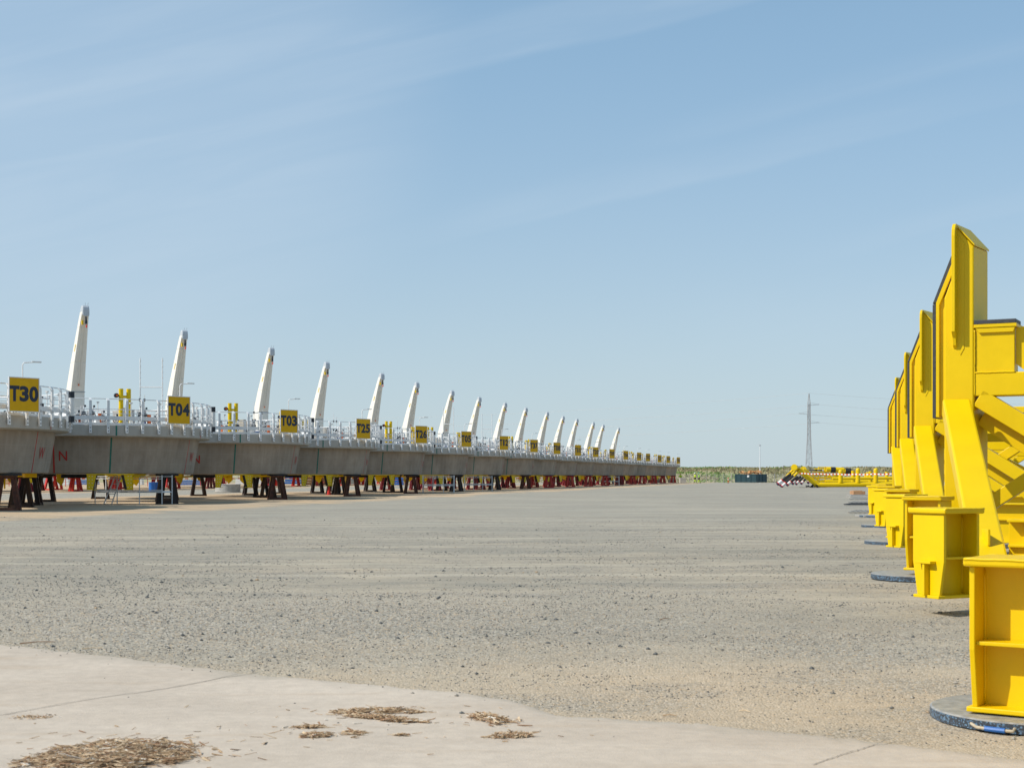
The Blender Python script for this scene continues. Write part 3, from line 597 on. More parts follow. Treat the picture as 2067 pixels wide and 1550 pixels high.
def build_platform(red_trestle=False, seed=1):
    rnd = random.Random(seed)
    root = empty('concrete_platform')
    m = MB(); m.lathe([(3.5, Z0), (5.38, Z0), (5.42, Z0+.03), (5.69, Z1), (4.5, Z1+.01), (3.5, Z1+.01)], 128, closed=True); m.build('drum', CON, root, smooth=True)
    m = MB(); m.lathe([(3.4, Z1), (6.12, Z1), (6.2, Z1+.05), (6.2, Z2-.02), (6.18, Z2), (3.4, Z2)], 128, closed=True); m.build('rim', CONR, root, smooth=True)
    m = MB(); ring_band(m, 6.06, Z2+.002, Z2+.10, .012); m.lathe([(5.86, Z2+.004), (6.07, Z2+.004), (6.07, Z2+.03), (5.86, Z2+.03)], 96, closed=True); m.build('toe_board', GALV, root, smooth=True)
    rail = MB(); ring_tube(rail, PR-.05, 4.57, .022); ring_tube(rail, PR-.01, 4.12, .018); ring_band(rail, PR-.015, 3.66, 3.83, .012); ring_tube(rail, PR-.01, 3.94, .012)
    rail = rail.build('guardrail', GALV, root, smooth=True)
    pm = MB(); rail_post_mesh(pm); po = pm.build('rail_post', (GALV, BLK), rail)
    azs = []; a = -176.0
    k = 0
    while a < 184: azs.append(a+rnd.uniform(-.25, .25)); a += (6.6, 7.6)[k % 2]; k += 1
    for i, a in enumerate(azs):
        p = po if i == 0 else po.copy()
        if i: COL.objects.link(p); p.parent = rail
        p.rotation_euler = (0, 0, radians(a))
    # inner short stanchions carrying junction boxes on the mid rail
    for a in azs[::2]:
        m = MB(); c = rad(a+3.4, PR-.30)
        m.tube([c+UP*(Z2+.02), c+UP*4.40], .018, 6); m.box(c+UP*4.42, (.12, .08, .06), (tan_(a), rad(a), UP)); m.box(c+UP*3.60, (.16, .05, .12), (tan_(a), rad(a), UP))
        m.build('inner_stanchion', WHT, rail)
    # painted survey marks
    m = MB(); arc_patch(m, 32.5, .036, Z0+.03, Z1-.02, drum_r); arc_patch(m, 33, .036, Z1+.05, Z2-.02, lambda z: 6.2); m.build('green_stripe', GRN, root)
    for a in (8, 80, -85, 187):
        m = MB(); arc_patch(m, a, .032 if a == 8 else .022, Z0+.03, Z1-.02, drum_r); arc_patch(m, a, .022, Z1+.05, Z2-.32, lambda z: 6.2); m.build('red_stripe', RDL, root)
    for ch, a, hh, ww in (('N', 12, .42, .34), ('W', 86, .44, .50), ('E', -79, .4, .25), ('S', 191, .4, .25)):
        t = text_mesh(ch, 'painted_letter', RDL, ww, hh, .001, -.006 if ch == 'W' else .008); t.parent = root
        zc = 2.12; rr = drum_r(zc)
        th = math.atan((5.72-5.45)/(Z1-Z0))
        X = tan_(a); Y = (UP*cos(th)+rad(a)*sin(th)).normalized(); Zv = X.cross(Y)
        mt = Matrix((X, Y, Zv)).transposed().to_4x4(); mt.translation = rad(a, rr+.012, zc); t.matrix_local = mt
    # black and white marker post outside the rail
    m = MB(); m.tube([rad(98, PR+.15, 3.34), rad(98, PR+.15, 4.50)], .105, 14); mk = m.build('marker_post', WHT, root, smooth=True)
    for z0, z1 in ((3.34, 3.57), (4.28, 4.51)):
        m = MB(); m.tube([rad(98, PR+.15, z0-.004), rad(98, PR+.15, z1+.004)], .111, 14); m.build('black_band', BLK, mk, smooth=True)
    for z in (3.6, 4.2): m = MB(); m.bar(rad(98, PR+.05, z), rad(98, PR+.1, z), .06, .04); m.build('bracket_arm', GALV, mk)
    # lamp pole with side arm
    c = rad(68, PR-.35); m = MB(); m.tube([c+UP*Z2, c+UP*5.33, c+Vector((.05, .03, 0))+UP*5.40, c+Vector((.42, .28, 0))+UP*5.44], .022, 8); lp = m.build('lamp_pole', GALV, root, smooth=True)
    m = MB(); m.box(c+Vector((.42, .28, 0))+UP*5.44, (.34, .07, .05), (Vector((.83, .55, 0)), Vector((-.55, .83, 0)), UP)); m.build('lamp_head', WHT, lp)
    # yellow steel under the drum
    for sg in (-1, 1):
        c = rad(33, 5.32); t = tan_(33); m = MB(); o = .74
        pts = [t*sg*(o+.26), t*sg*(o-.16), t*sg*(o+.02), t*sg*(o+.26)]; zz = (Z0-.01, Z0-.01, .66, .66)
        m.prism([c+p+UP*z for p, z in zip(pts, zz)], rad(33)*.03)
        b = m.build('landing_bracket', YEL, root, bevel=.006)
        m = MB(); m.bar(c+t*sg*(o-.16)+UP*(Z0-.02)-rad(33)*.11, c+t*sg*(o+.0)+UP*.66-rad(33)*.11, .28, .025, t); m.build('bracket_web', DRK, b)
        m = MB()
        for z in (1.25, 1.1, .95, .78):
            for q in (.05, .18): m.tube([c+t*sg*(o+q)+UP*z+rad(33)*.03, c+t*sg*(o+q)+UP*z+rad(33)*.045], .016, 6)
        tag(m.build('bolts', GALV, b), kind='stuff')
        m = MB(); m.bar(c+t*sg*(o+.26)+UP*(Z0-.02)+rad(33)*.02, c+t*sg*(o+.26)+UP*.66+rad(33)*.02, .03, .07, rad(33)); m.bar(c+t*sg*(o-.14)+UP*.665+rad(33)*.03, c+t*sg*(o+.27)+UP*.665+rad(33)*.03, .07, .02); m.build('bracket_flange', YEL, b)
    m = MB(); m.bar(rad(33, 5.36, Z0-.03)-tan_(33)*1.05, rad(33, 5.36, Z0-.03)+tan_(33)*1.05, .05, .045); m.build('bracket_crossbar', YEL, root)
    for az in (51, 118, 243, 320):
        c = rad(az, 5.0); t = tan_(az); m = MB(); m.prism([c+t*a+UP*z for a, z in ((-.34, Z0), (.34, Z0), (.22, 1.20), (-.34, 1.20))], rad(az)*-.45); o = m.build('underside_trough', YEL, root, bevel=.006)
    for az, r in ((205, 4.1), (150, 4.0), (320, 4.2), (80, 4.3)):
        c = rad(az, r); m = MB(); t = tan_(az+30)
        m.prism([c+t*a+UP*z for a, z in ((-.25, Z0), (.25, Z0), (.25, 1.0), (.0, .78), (-.12, .95))], rad(az+30)*.06); m.bar(c+UP*1.2, c-t*1.6+UP*1.28, .12, .1); m.build('hanging_lug', YEL, root)
    m = MB(); m.bar(rad(10, 4.6, 1.25), rad(30, 4.2, 1.25), .10, .16); m.build('black_beam_end', DRK, root)
    # crane bracket
    m = MB(); c = Vector((-6.2, -2.6, 0)); m.prism([c*(5.9/6.72)+UP*3.0, c*(5.9/6.72)+UP*3.42, c*1.06+UP*3.42, c*1.06+UP*3.3], Vector((.35, -.9, 0))*.8); m.build('crane_console', CONR, root)
    deck_kit(root, rnd, {11: 0, 22: 1, 33: 2}.get(seed, 0))
    return root

def build_trestle(m_):
    """pyramid trestle of four sloping steel legs on a square base"""
    root = empty('trestle_stand')
    hb, ht, H = .40, .20, 1.22
    m = MB()
    for a in range(4):
        c0 = Vector((hb*(1 if a in (0, 1) else -1), hb*(1 if a in (0, 3) else -1), .06)); c1 = Vector((hb*(1 if (a+1) % 4 in (0, 1) else -1), hb*(1 if (a+1) % 4 in (0, 3) else -1), .06))
        m.bar(c0, c1, .12, .11)
    m.build('base_frame', m_, root)
    for a in range(4):
        sx = 1 if a in (0, 1) else -1; sy = 1 if a in (0, 3) else -1; m = MB()
        b0 = Vector((hb*sx, hb*sy, 0)); t0 = Vector((ht*sx, ht*sy, H-.02)); d = (t0-b0)
        m.bar(b0, t0, .018, .17, (1, 0, 0))
        for q in (-.085, .085): m.bar(b0+Vector((q, 0, 0)), t0+Vector((q, 0, 0)), .18, .018, (1, 0, 0))
        m.build('leg', m_, root)
    m = MB(); m.box((0, 0, H), (.70, .70, .045)); m.box((0, 0, H-.05), (.52, .52, .06)); m.build('head_plate', m_, root, bevel=.006)
    m = MB(); m.box((0, 0, H+.022+.045), (1.0, .8, .085)); m.build('bearing_pad', DRK, root, bevel=.01)
    return root

names = ['T30', 'T04', 'T03', 'T25', 'T26', 'T05', 'T12', 'T37', 'T08', 'T11', 'T20', 'T09', 'T06', 'T15', 'T02', 'T23', 'T19', 'T33']
sx_ = [46, 358, 580, 730, 847, 938, 1014, 1075, 1121.6, 1164, 1200, 1233, 1261, 1288, 1306, 1329.5, 1347, 1367.5]
crx = [None, None, (172, 616), (372, 666), (548, 701), (660, 730), (771, 753), (842, 771), (913, 788), (968, 801), (1020, 813), (1062, 823), (1105, 832), (1137, 840), (1165, 847), (1198, 852), (1218, 857), (1249, 863)]
protos = [build_platform(seed=s_) for s_ in (11, 22, 33)]
tres = {k: build_trestle(v) for k, v in (('brown', BRW), ('red', RED), ('maroon', MAR), ('black', mat('black_steel', (.028, .024, .022), .6, var=.4, scale=5, col2=(.06, .03, .02))))}
cr_parent = empty('cr_tmp'); CRP = crane_parts(cr_parent); CRP.parent = None
KM = kidmap()
CENT = []
used = {'p': set(), 't': set()}
def trestle(kind, loc, rz, label, group, sc=(1, 1, 1)):
    o = copy_tree_fast(tres[kind], KM); o.location = loc; o.rotation_euler = (0, 0, rz); o.scale = sc
    return tag(o, label, 'trestle', group)
spot = {-22: 'right front', 50: 'right rear', 122: 'back', 194: 'far left', 266: 'left front'}
FRM = mat('sign_frame_aluminium', (.72, .73, .74), .4, .2)
for i, (nm, sx) in enumerate(zip(names, sx_)):
    Dd = 86290/(1683-sx); S = Vector(((sx-CX)/F*Dd, Dd, 0)); C = S+Vector((-5.47-(.2 if nm == 'T30' else 0), 2.9, 0)); CENT.append(C)
    r = copy_tree_fast(protos[(i*2+1) % 3 if i else 1], KM); r.location = C; C0 = C
    tag(r, 'round grey concrete platform with the yellow %s board on its white railing' % nm, 'platform', 'numbered concrete platforms standing in a row')
    # number board
    na_ = 50; X = tan_(na_); Yv = UP; Zv = X.cross(Yv)
    b = MB(); cpos = S-C+UP*4.175+rad(na_)*.24-X*.10
    b.box(cpos, (1.17, .03, 1.22), (X, rad(na_), UP)); sb = b.build('sign_board', YSH, r)
    b = MB(); 
    for a_, z_, w_, h_ in ((-.60, 0, .03, 1.25), (.60, 0, .03, 1.25), (0, .61, 1.17, .03), (0, -.61, 1.17, .03)): b.box(cpos+X*a_+UP*z_, (w_, .05, h_), (X, rad(na_), UP))
    b.build('sign_frame', FRM, sb)
    for j, ch in enumerate(nm):
        t = text_mesh(ch, 'lettering', NAVY, {'T': .39, '1': .20}.get(ch, .365), .56, .002, .045); t.parent = sb
        mt = Matrix((X, UP, Zv)).transposed().to_4x4(); mt.translation = cpos+rad(na_)*.019+X*((-.385, .0, .385)[j])+UP*.03; t.matrix_local = mt
    # crane, tip placed where the photograph has it
    if crx[i]:
        cx_, cy_ = crx[i]; Dt = 8.99*F/(HY-cy_); tip = Vector(((cx_-CX)/F*Dt, Dt, 0))-C
        lean = rad(31)*2.0; base = tip-lean
        base = Vector((max(-7.3, min(-5.2, base.x)), max(-4.2, min(-1.2, base.y)), 0))
        # keep the tip's bearing exact
        Xt = (cx_-CX)/F*(C.y+base.y+lean.y); base.x = Xt-C.x-lean.x
        c = copy_tree_fast(CRP, KM); c.parent = r; c.location = base
    # trestles
    kinds = {-22: 'brown', 50: 'black', 122: 'black', 194: 'black', 266: 'black'}
    if nm in ('T04',): kinds[-22] = 'black'
    if nm in ('T05', 'T12'): kinds[-22] = 'black'
    if i >= 6: kinds = {k: 'maroon' for k in kinds}; kinds[-22] = 'brown' if nm == 'T37' else 'red'
    if nm == 'T12': kinds[-22] = 'black'
    if nm == 'T06': kinds[-22] = 'maroon'
    for an, kd in kinds.items():
        p = C+Vector((cos(radians(an))*5.15, sin(radians(an))*5.15, 0)); z = gz(p.x, p.y)-.02
        cn = {'brown': 'rust brown', 'black': 'dark rusted', 'red': 'bright red', 'maroon': 'dull dark red'}[kd]
        trestle(kd, (p.x, p.y, z), radians(12+random.uniform(-6, 6)), '%s steel trestle under the %s of platform %s' % (cn, spot[an], nm), 'steel trestles carrying the numbered platforms', (1, 1, (Z0-.003-z)/1.33))
# second row of platforms, seen only under the first
SEC = empty('concrete_platform')
m = MB(); m.lathe([(3.5, Z0), (5.38, Z0), (5.42, Z0+.03), (5.69, Z1), (4.5, Z1+.01), (3.5, Z1+.01)], 64, closed=True); m.build('drum', CON, SEC, smooth=True)
m = MB(); m.lathe([(3.4, Z1), (6.12, Z1), (6.2, Z1+.05), (6.2, Z2), (3.4, Z2)], 64, closed=True); m.build('rim', CONR, SEC, smooth=True)
m = MB(); ring_tube(m, PR-.05, 4.57, .03, 36); ring_tube(m, PR-.05, 4.1, .03, 36)
for a in range(0, 360, 12): m.bar(rad(a, PR+.03, 3.1), rad(a, PR+.03, 4.57), .10, .04, rad(a))
m.build('guardrail', GALV, SEC)
for az in (35, 110, 200, 290):
    m = MB(); c = rad(az, 5.2); t = tan_(az); m.prism([c+t*a+UP*z for a, z in ((-.5, Z0), (.5, Z0), (.15, .72), (-.15, .72))], rad(az)*.1); m.bar(c+UP*1.25, c-t*2.5+UP*1.25, .12, .2); m.build('landing_bracket', YEL, SEC)
KM2 = kidmap()
ORD = ['first', 'second', 'third', 'fourth', 'fifth', 'sixth', 'seventh', 'eighth', 'ninth', 'tenth', 'eleventh']
for j in range(11):
    y = 108+j*14.5; L2 = -35.5; x = .22*y-34.6+L2+1.5*sin(j)
    r = copy_tree_fast(SEC, KM2); r.location = (x, y, 0)
    tag(r, 'back row concrete platform, %s from the left, almost hidden behind the numbered row' % ORD[j], 'platform', 'back row of concrete platforms on red trestles')
    for an in (-60, 12, 84, 156, 228):
        p = Vector((x+cos(radians(an))*5.1, y+sin(radians(an))*5.1, 0)); z = gz(p.x, p.y)-.02
        o = trestle('red' if (j+an//12) % 4 else 'maroon', (p.x, p.y, z), radians(random.uniform(0, 90)), 'red steel trestle at the %s of the %s back row platform from the left' % ({-60: 'front right', 12: 'right', 84: 'rear', 156: 'rear left', 228: 'front left'}[an], ORD[j]), 'red trestles of the back row', (1, 1, (Z0-.003-z)/1.33))
for o in protos+list(tres.values())+[SEC, CRP, cr_parent]:
    def kill(x):
        for c in (KM2.get(x.name, []) or []): kill(c)
        bpy.data.objects.remove(x)
    kill(o)

# scaffolds: frames under and through some platforms
def scaffold(name, label, A, B, posts_h, tall=None, ladder=False):
    """A,B ground points of the front row; depth goes away from the camera"""
    root = empty(name, A); tag(root, label, 'scaffold', 'tube scaffolds beneath the platforms')
    d = (B-A); dp = Vector((-d.y, d.x, 0)).normalized()*.9
    n = 3
    for q in range(2):
        for i in range(n+1):
            if i in (0, n) or q == 0:
                p = d*i/n+dp*q; m = MB(); m.tube([p, p+UP*(posts_h if not (tall and i >= n-1 and q == 0) else tall)], .024, 7)
                if tall and i >= n-1 and q == 0:
                    for z in range(4, int(tall/.25)): m.tube([p+UP*(z*.25), p+UP*(z*.25+.05)], .036, 6)
                m.build('standard', GALV, root, smooth=True)
    m = MB()
    for z in (.52, .62, 1.12, 1.22):
        m.tube([UP*z, d+UP*z], .02, 6)
        if z in (.52, 1.22): m.tube([dp+UP*z, d+dp+UP*z], .02, 6)
    for i in range(13): m.tube([d*i/12+UP*1.12, d*i/12+UP*1.22], .014, 5)
    for i in (0, 1, 2, 3): m.tube([d*i/3+UP*.52, d*i/3+dp+UP*.52], .02, 6)
    if tall:
        a, b = d*2/3, d
        for z in (3.95, 4.0+.85): m.tube([a+UP*z, b+UP*z], .022, 6)
    m.build('ledger', WHT, root, smooth=True)
    m = MB(); m.box(d*.5+dp*.5+UP*.56, (d.length, .6, .04), (d.normalized(), dp.normalized(), UP)); m.build('deck_board', GALV, root)
    if ladder:
        l = empty('ladder', A+d*.28-dp*.55); tag(l, 'white aluminium ladder leaning on the scaffold under platform T04', 'ladder')
        dn = d.normalized(); tp = dp*.75+UP*1.25+dn*.12
        for s_ in (-1, 1): m = MB(); m.bar(dn*.17*s_*1.15, dn*.15*s_+tp, .05, .03, dn); m.build('stile', WHT, l)
        for i in range(1, 6):
            m = MB(); q = tp*i/5.6; m.bar(q-dn*.17, q+dn*.17, .03, .03); m.build('rung', WHT, l)
def gp2(px, py, D): v = at(px, py, D); v.z = gz(v.x, v.y); return v
scaffold('tube_scaffold', 'tube scaffold with ladder beneath platform T04, two poles rising above its rail', gp2(192, 0, 65.5), gp2(327, 0, 64.6), 1.28, None, True)
def sc2(nm, label, xa, xb, D): scaffold('tube_scaffold', label, gp2(xa, 0, D), gp2(xb, 0, D), 1.28)
sc2('T05', 'tube scaffold standing beneath platform T05', 853, 916, 108.5)
sc2('T12', 'tube scaffold standing beneath platform T12', 937, 993, 121.5)
sc2('T06', 'tube scaffold standing beneath platform T06', 1215, 1250, 198)
def deck_scaffold(nm, xa, xb, D, one=False):
    a = at(xa, 961, D); b = at(xb, 961, D); root = empty('scaffold_poles', (a.x, a.y, Z2)); o = root.location.copy()
    tag(root, 'two tall grey scaffold poles joined by a bar, on the deck of platform '+nm, 'scaffold', 'scaffold poles on the decks')
    for q in ((b,) if one else (a, b)):
        p = q-o; p.z = 0; m = MB(); m.tube([p+UP*.003, p+UP*3.4], .026, 7)
        for z in range(1, 13): m.tube([p+UP*(z*.27), p+UP*(z*.27+.05)], .040, 6)
        m.build('standard', GALV, root, smooth=True)
    m = MB(); pb = b-o; pb.z = 0; m.tube([UP*2.02, pb+UP*2.02], .026, 7)
    m.tube([UP*.9, pb+UP*.9], .02, 7); m.build('cross_bar', GALV, root, smooth=True)
deck_scaffold('T04', 283, 328, 69.3)
deck_scaffold('T05', 895, 915.5, 118.5)
deck_scaffold('T12', 973, 993, 131)
deck_scaffold('T06', 1243, 1250.5, 207)

# ------------------------------------------------------------------ yellow steel frames on the right
U = Vector((cos(radians(28)), -sin(radians(28)), 0)); NN = Vector((-sin(radians(28)), -cos(radians(28)), 0))   # along the face / out of the face
K0 = Vector((5.59, 17.70, 0)); STEP = Vector((2.18, 9.2, 0))
def foot(parent, c, z0, faz, tb=True, H=.80, name='foot_box'):
    """H-shaped plate foot; faz = azimuth of the flange with the T bracket"""
    f = rad(faz); r = rad(faz+90); o = Vector((c[0], c[1], z0))
    rt = MB(); w = .20
    rt.box(o+UP*(H*.5), (.40-.036, .026, H-.06), (f, r, UP)); ft = rt.build(name, YEL, parent)     # web
    for sg in (1, -1):
        m = MB(); pf = [(-w, H-.03), (w, H-.03), (w*1.0, H*.42), (w*.72, .03), (-w*.72, .03), (-w, H*.42)]
        m.prism([o+f*(sg*.20-.016)+r*a+UP*z for a, z in pf], f*.032); m.build('flange_plate', YEL, ft, bevel=.005)
        for s2 in (1, -1): pass
    m = MB()
    for s2 in (1, -1): m.box(o+r*s2*.095+UP*(H*.46), (.40-.034, .155, .022), (f, r, UP))
    m.build('shelf_plate', YEL, ft, bevel=.003)
    m = MB(); m.box(o+UP*(H-.002), (.485, .485, .05), (f, r, UP)); m.build('top_plate', YEL, ft, bevel=.014)
    m = MB(); m.box(o+UP*.016, (.49, .33, .03), (f, r, UP)); m.build('base_plate', YEL, ft, bevel=.006)
    m = MB()
    for sg in ((1,) if tb else ()):
        b = o+f*sg*.216
        m.box(b+f*sg*.035+UP*.33, (.07, .20, .024), (f, r, UP)); m.box(b+f*sg*.03+UP*.175, (.06, .028, .30), (f, r, UP))
        m.prism([b+r*(-.05)+UP*.318, b+r*(-.05)+UP*.25, b+r*(-.05)+f*sg*.05+UP*.318], r*.012)
    if tb: m.build('t_bracket', YEL, ft, bevel=.004)
    # weld beads where web meets flanges and along the top plate
    m = MB()
    for sg in (1, -1):
        for s2 in (1, -1):
            q = o+f*sg*.18+r*s2*.016; m.tube([q+UP*(.04+(H-.1)*t/14)+f*random.uniform(-.002, .002) for t in range(15)], .010, 5)
    for s2 in (1, -1):
        m.tube([o+r*s2*.238+f*(-.235+.47*t/18)+UP*(H+.016+random.uniform(-.002, .002)) for t in range(19)], .010, 5)
    m.build('weld_bead', YEL, ft, smooth='full')
    return ft
def steel_frame(k, label):
    root = empty('steel_support_frame', K0+STEP*k, label, 'steel frame', 'yellow steel support frames in a row')
    def P(s, v, z, n=0): return -U*s-NN*v+NN*n+UP*z      # s: left along face, v: depth behind the face, n: out of the face
    W, DPT = .35, .56
    m = MB(); m.prism([P(0, 0, 0), P(0, 0, 4.03), P(.2, 0, 4.28), P(.235, 0, 4.28), P(.235, 0, 3.74), P(W, 0, 3.42), P(W, 0, 0)], -NN*DPT+U*.07)
    m.build('column', YEL, root, bevel=.022)
    m = MB(); m.prism([P(-.012, -.012, 4.035), P(.215, -.012, 4.30), P(.215, -.012, 4.325), P(-.012, -.012, 4.06)], -NN*(DPT+.024)+U*.07); m.build('cap_plate', YEL, root, bevel=.005)
    # guide A: padded guide along the left edge
    def off(d): return [(W+d, 1.99), (W+d, 3.36+.02*0), (.30-.5*0+d*.6-.16, 3.36+(W+d-(.30+d*.6-.16))*1.96)]
    g1 = MB(); g1.prism([P(W-.01, .03, 1.99), P(W+.055, .03, 1.99), P(W+.055, .03, 3.37), P(.235, .03, 3.62), P(.2, .03, 3.55)], -NN*.34)
    g1.mi = 0
    ga = g1.build('side_guide', YEL, root, bevel=.004)
    m = MB(); m.prism([P(W+.055, -.01, 1.97), P(W+.095, -.01, 1.97), P(W+.095, -.01, 3.37), P(.225, -.01, 3.92), P(.19, -.01, 3.86), P(W+.055, -.01, 3.34)], -NN*.44); m.build('guide_flange', YEL, ga, bevel=.005)
    m = MB(); m.prism([P(W+.097, -.005, 1.96), P(W+.137, -.005, 1.96), P(W+.137, -.005, 3.35), P(W+.097, -.005, 3.36)], -NN*.40); m.build('slide_pad', PAD, ga, bevel=.004)
    m = MB(); m.prism([P(W+.097, -.005, 3.372), P(W+.137, -.005, 3.362), P(.25, -.005, 3.97), P(.215, -.005, 3.93)], -NN*.40); m.build('slide_pad', PAD, ga, bevel=.004)
    # guide B: fin with flange standing out of the face
    m = MB(); pf = [(0, 2.80), (.05, 2.84), (.075, 2.93), (.14, 3.0), (.14, 4.16), (.13, 4.23), (.10, 4.28), (.06, 4.31), (.0, 4.32)]
    m.prism([P(.235, 0, z, n) for n, z in pf], U*.040); gb = m.build('face_guide', YEL, root, bevel=.003)
    m = MB(); m.prism([P(.20, 0, 2.80, .001), P(.155, 0, 2.72, .001), P(.11, 0, 2.80, .001), P(.11, 0, 4.08, .001), P(.20, 0, 4.20, .001)], NN*.006); m.build('doubler_plate', YEL, gb, bevel=.002)
    # upper beam with seat box and pad
    m = MB(); m.prism([P(-.008, .02, 2.22), P(-.008, .02, 2.50), P(-5.2, .02, 2.50), P(-5.2, .02, 2.22)], -NN*.30); bm = m.build('upper_beam', YEL, root, bevel=.012)
    m = MB(); m.prism([P(-.012, .03, 2.502), P(-.47, .03, 2.502), P(-.47, .03, 3.04), P(-.012, .03, 3.04)], -NN*.26); sb = m.build('seat_box', YEL, root, bevel=.006)
    m = MB(); m.prism([P(-.004, -.01, 3.042), P(-.50, -.01, 3.042), P(-.50, -.01, 3.082), P(-.004, -.01, 3.082)], -NN*.42); m.prism([P(-.02, .0, 3.04), P(-.06, .0, 2.98), P(-.46, .0, 2.98), P(-.48, .0, 3.04)], -NN*.03); m.build('seat_plate', YEL, sb, bevel=.004)
    m = MB(); m.prism([P(-.006, -.005, 3.084), P(-.49, -.005, 3.084), P(-.49, -.005, 3.135), P(-.006, -.005, 3.135)], -NN*.38); m.build('rubber_pad', PAD, sb, bevel=.006)
    m = MB(); m.prism([P(-.60, .1, 2.50), P(-.475, .1, 2.60), P(-.475, .1, 3.03), P(-.62, .1, 3.06), P(-.78, .1, 2.86)], -NN*.03); m.tube([P(-.68, .085, 2.93)+(U*cos(q*.785)+UP*sin(q*.785))*.075 for q in range(9)], .018, 6); m.build('lifting_lug', YEL, sb, bevel=.003)
    # weld beads
    m = MB(); m.tube([P(-.012-.47*t/16, .018, 2.502+random.uniform(-.003, .003)) for t in range(17)], .010, 5); m.tube([P(-.008, .018, 2.22+.8*t/26)+U*random.uniform(-.003, .003) for t in range(27)], .010, 5); m.build('weld_bead', YEL, bm, smooth='full')
    # braces
    def br(a, b, w_, h_, nm='brace'): m = MB(); m.bar(a, b, w_, h_, NN); return m.build(nm, YEL, root, bevel=.008)
    br(P(-.05, .12, 2.20), P(-2.6, .12, .55), .22, .20)
    br(P(-.05, .30, 1.96), P(-2.3, .34, .45), .18, .2)
    br(P(-.05, 1.1, 2.05), P(-2.9, 1.1, .5), .20, .22)
    br(P(.0, .35, .82), P(-1.9, .35, 2.1), .17, .18)
    br(P(-.1, 1.3, 1.98), P(-4.5, 1.3, 1.98), .16, .2, 'cross_beam')
    br(P(-.1, 2.6, 1.85), P(-4.5, 2.6, 1.85), .16, .2, 'cross_beam')
    br(P(-.3, 2.6, .6), P(-2.4, 2.6, 1.9), .16, .18)
    br(P(-2.75, .1, .1), P(-2.75, .1, 2.2), .22, .24, 'rear_post')
    m = MB(); m.box(P(-.95, .0, 2.19), (.5, .02, .10), (U, NN, UP)); m.build('black_splice_plate', DRK, root)
    # lower I-beam running right from the raking leg
    A = Vector((-.75, -3.1, 0)); ub = U
    m = MB()
    for z, wd in ((.81, .24), (.20, .24), (.56, .12)): m.bar(A+ub*.12+UP*z, A+ub*4.5+UP*z, wd, .026)
    m.bar(A+ub*.12+UP*.5, A+ub*4.5+UP*.5, .02, .60); m.box(A+ub*.3+UP*.5, (.02, .22, .6), (U, NN, UP)); m.build('lower_beam', YEL, root, bevel=.004)
    m = MB(); m.bar(P(.1, .3, .28), A+ub*.25+UP*.28, .2, .22); m.build('ground_beam', YEL, root, bevel=.006)
    # raking leg toward the camera
    a = Vector((-.206, -.1, 2.02)); b = Vector((-1.0, -3.85, .10)); m = MB(); m.bar(a+Vector((.0, .12, .07)), b, .325, .22, UP, .34, .22); lg = m.build('raking_leg', YEL, root, bevel=.025)
    m = MB(); q = a+(b-a)*.80; m.box(q+Vector((-.02, -.02, .16)), (.022, .2, .16)); m.build('stop_lug', YEL, lg, bevel=.003)
    m = MB(); m.box(b+Vector((.04, .08, -.085)), (.32, .3, .03)); m.build('leg_shoe', YEL, lg)
    return root
ordn = ['nearest', 'second', 'third', 'fourth', 'farthest']
FA = Vector((4.97, 17.45, 0)); FB = Vector((4.00, 13.47, 0))
RUB = mat('blue_flecked_black_rubber', (.10, .105, .11), .45, var=.3, scale=40)
t = RUB.node_tree; vo = N(t, 'ShaderNodeTexVoronoi'); vo.inputs['Scale'].default_value = 120; co = N(t, 'ShaderNodeTexCoord'); t.links.new(co.outputs['Object'], vo.inputs['Vector'])
cr = N(t, 'ShaderNodeValToRGB'); e = cr.color_ramp.elements; e[0].position = 0; e[0].color = (.03, .035, .042, 1); e[1].position = 1; e[1].color = (.20, .32, .42, 1); e2 = e.new(.62); e2.color = (.05, .06, .075, 1); e3 = e.new(.85); e3.color = (.10, .19, .30, 1)
sc_ = N(t, 'ShaderNodeSeparateColor'); t.links.new(vo.outputs['Color'], sc_.inputs[0]); t.links.new(sc_.outputs[0], cr.inputs[0]); t.links.new(cr.outputs[0], t.nodes['Principled BSDF'].inputs['Base Color'])
RUBT = mat('dusty_sunlit_mat_top', (.36, .345, .31), .4, var=.25, scale=14, col2=(.20, .20, .19), bump=.15)  # beige dust on the top face, with sunlit brightness put into the colour
def rubber_mat(c, label, r=.62, hb=False):
    x, y = c; root = MB(); z = gz(x, y)+.004
    root.lathe([(0.002, z), (r, z), (r, z+.055)], 72, c=(x, y, 0)); root.mi = 1; root.lathe([(r, z+.055), (r-.012, z+.062), (.002, z+.062)], 72, c=(x, y, 0))
    o = root.build('rubber_mat', (RUB, RUBT)); tag(o, label, 'rubber mat', 'round rubber mats under the yellow feet')
    return o
fa0 = None
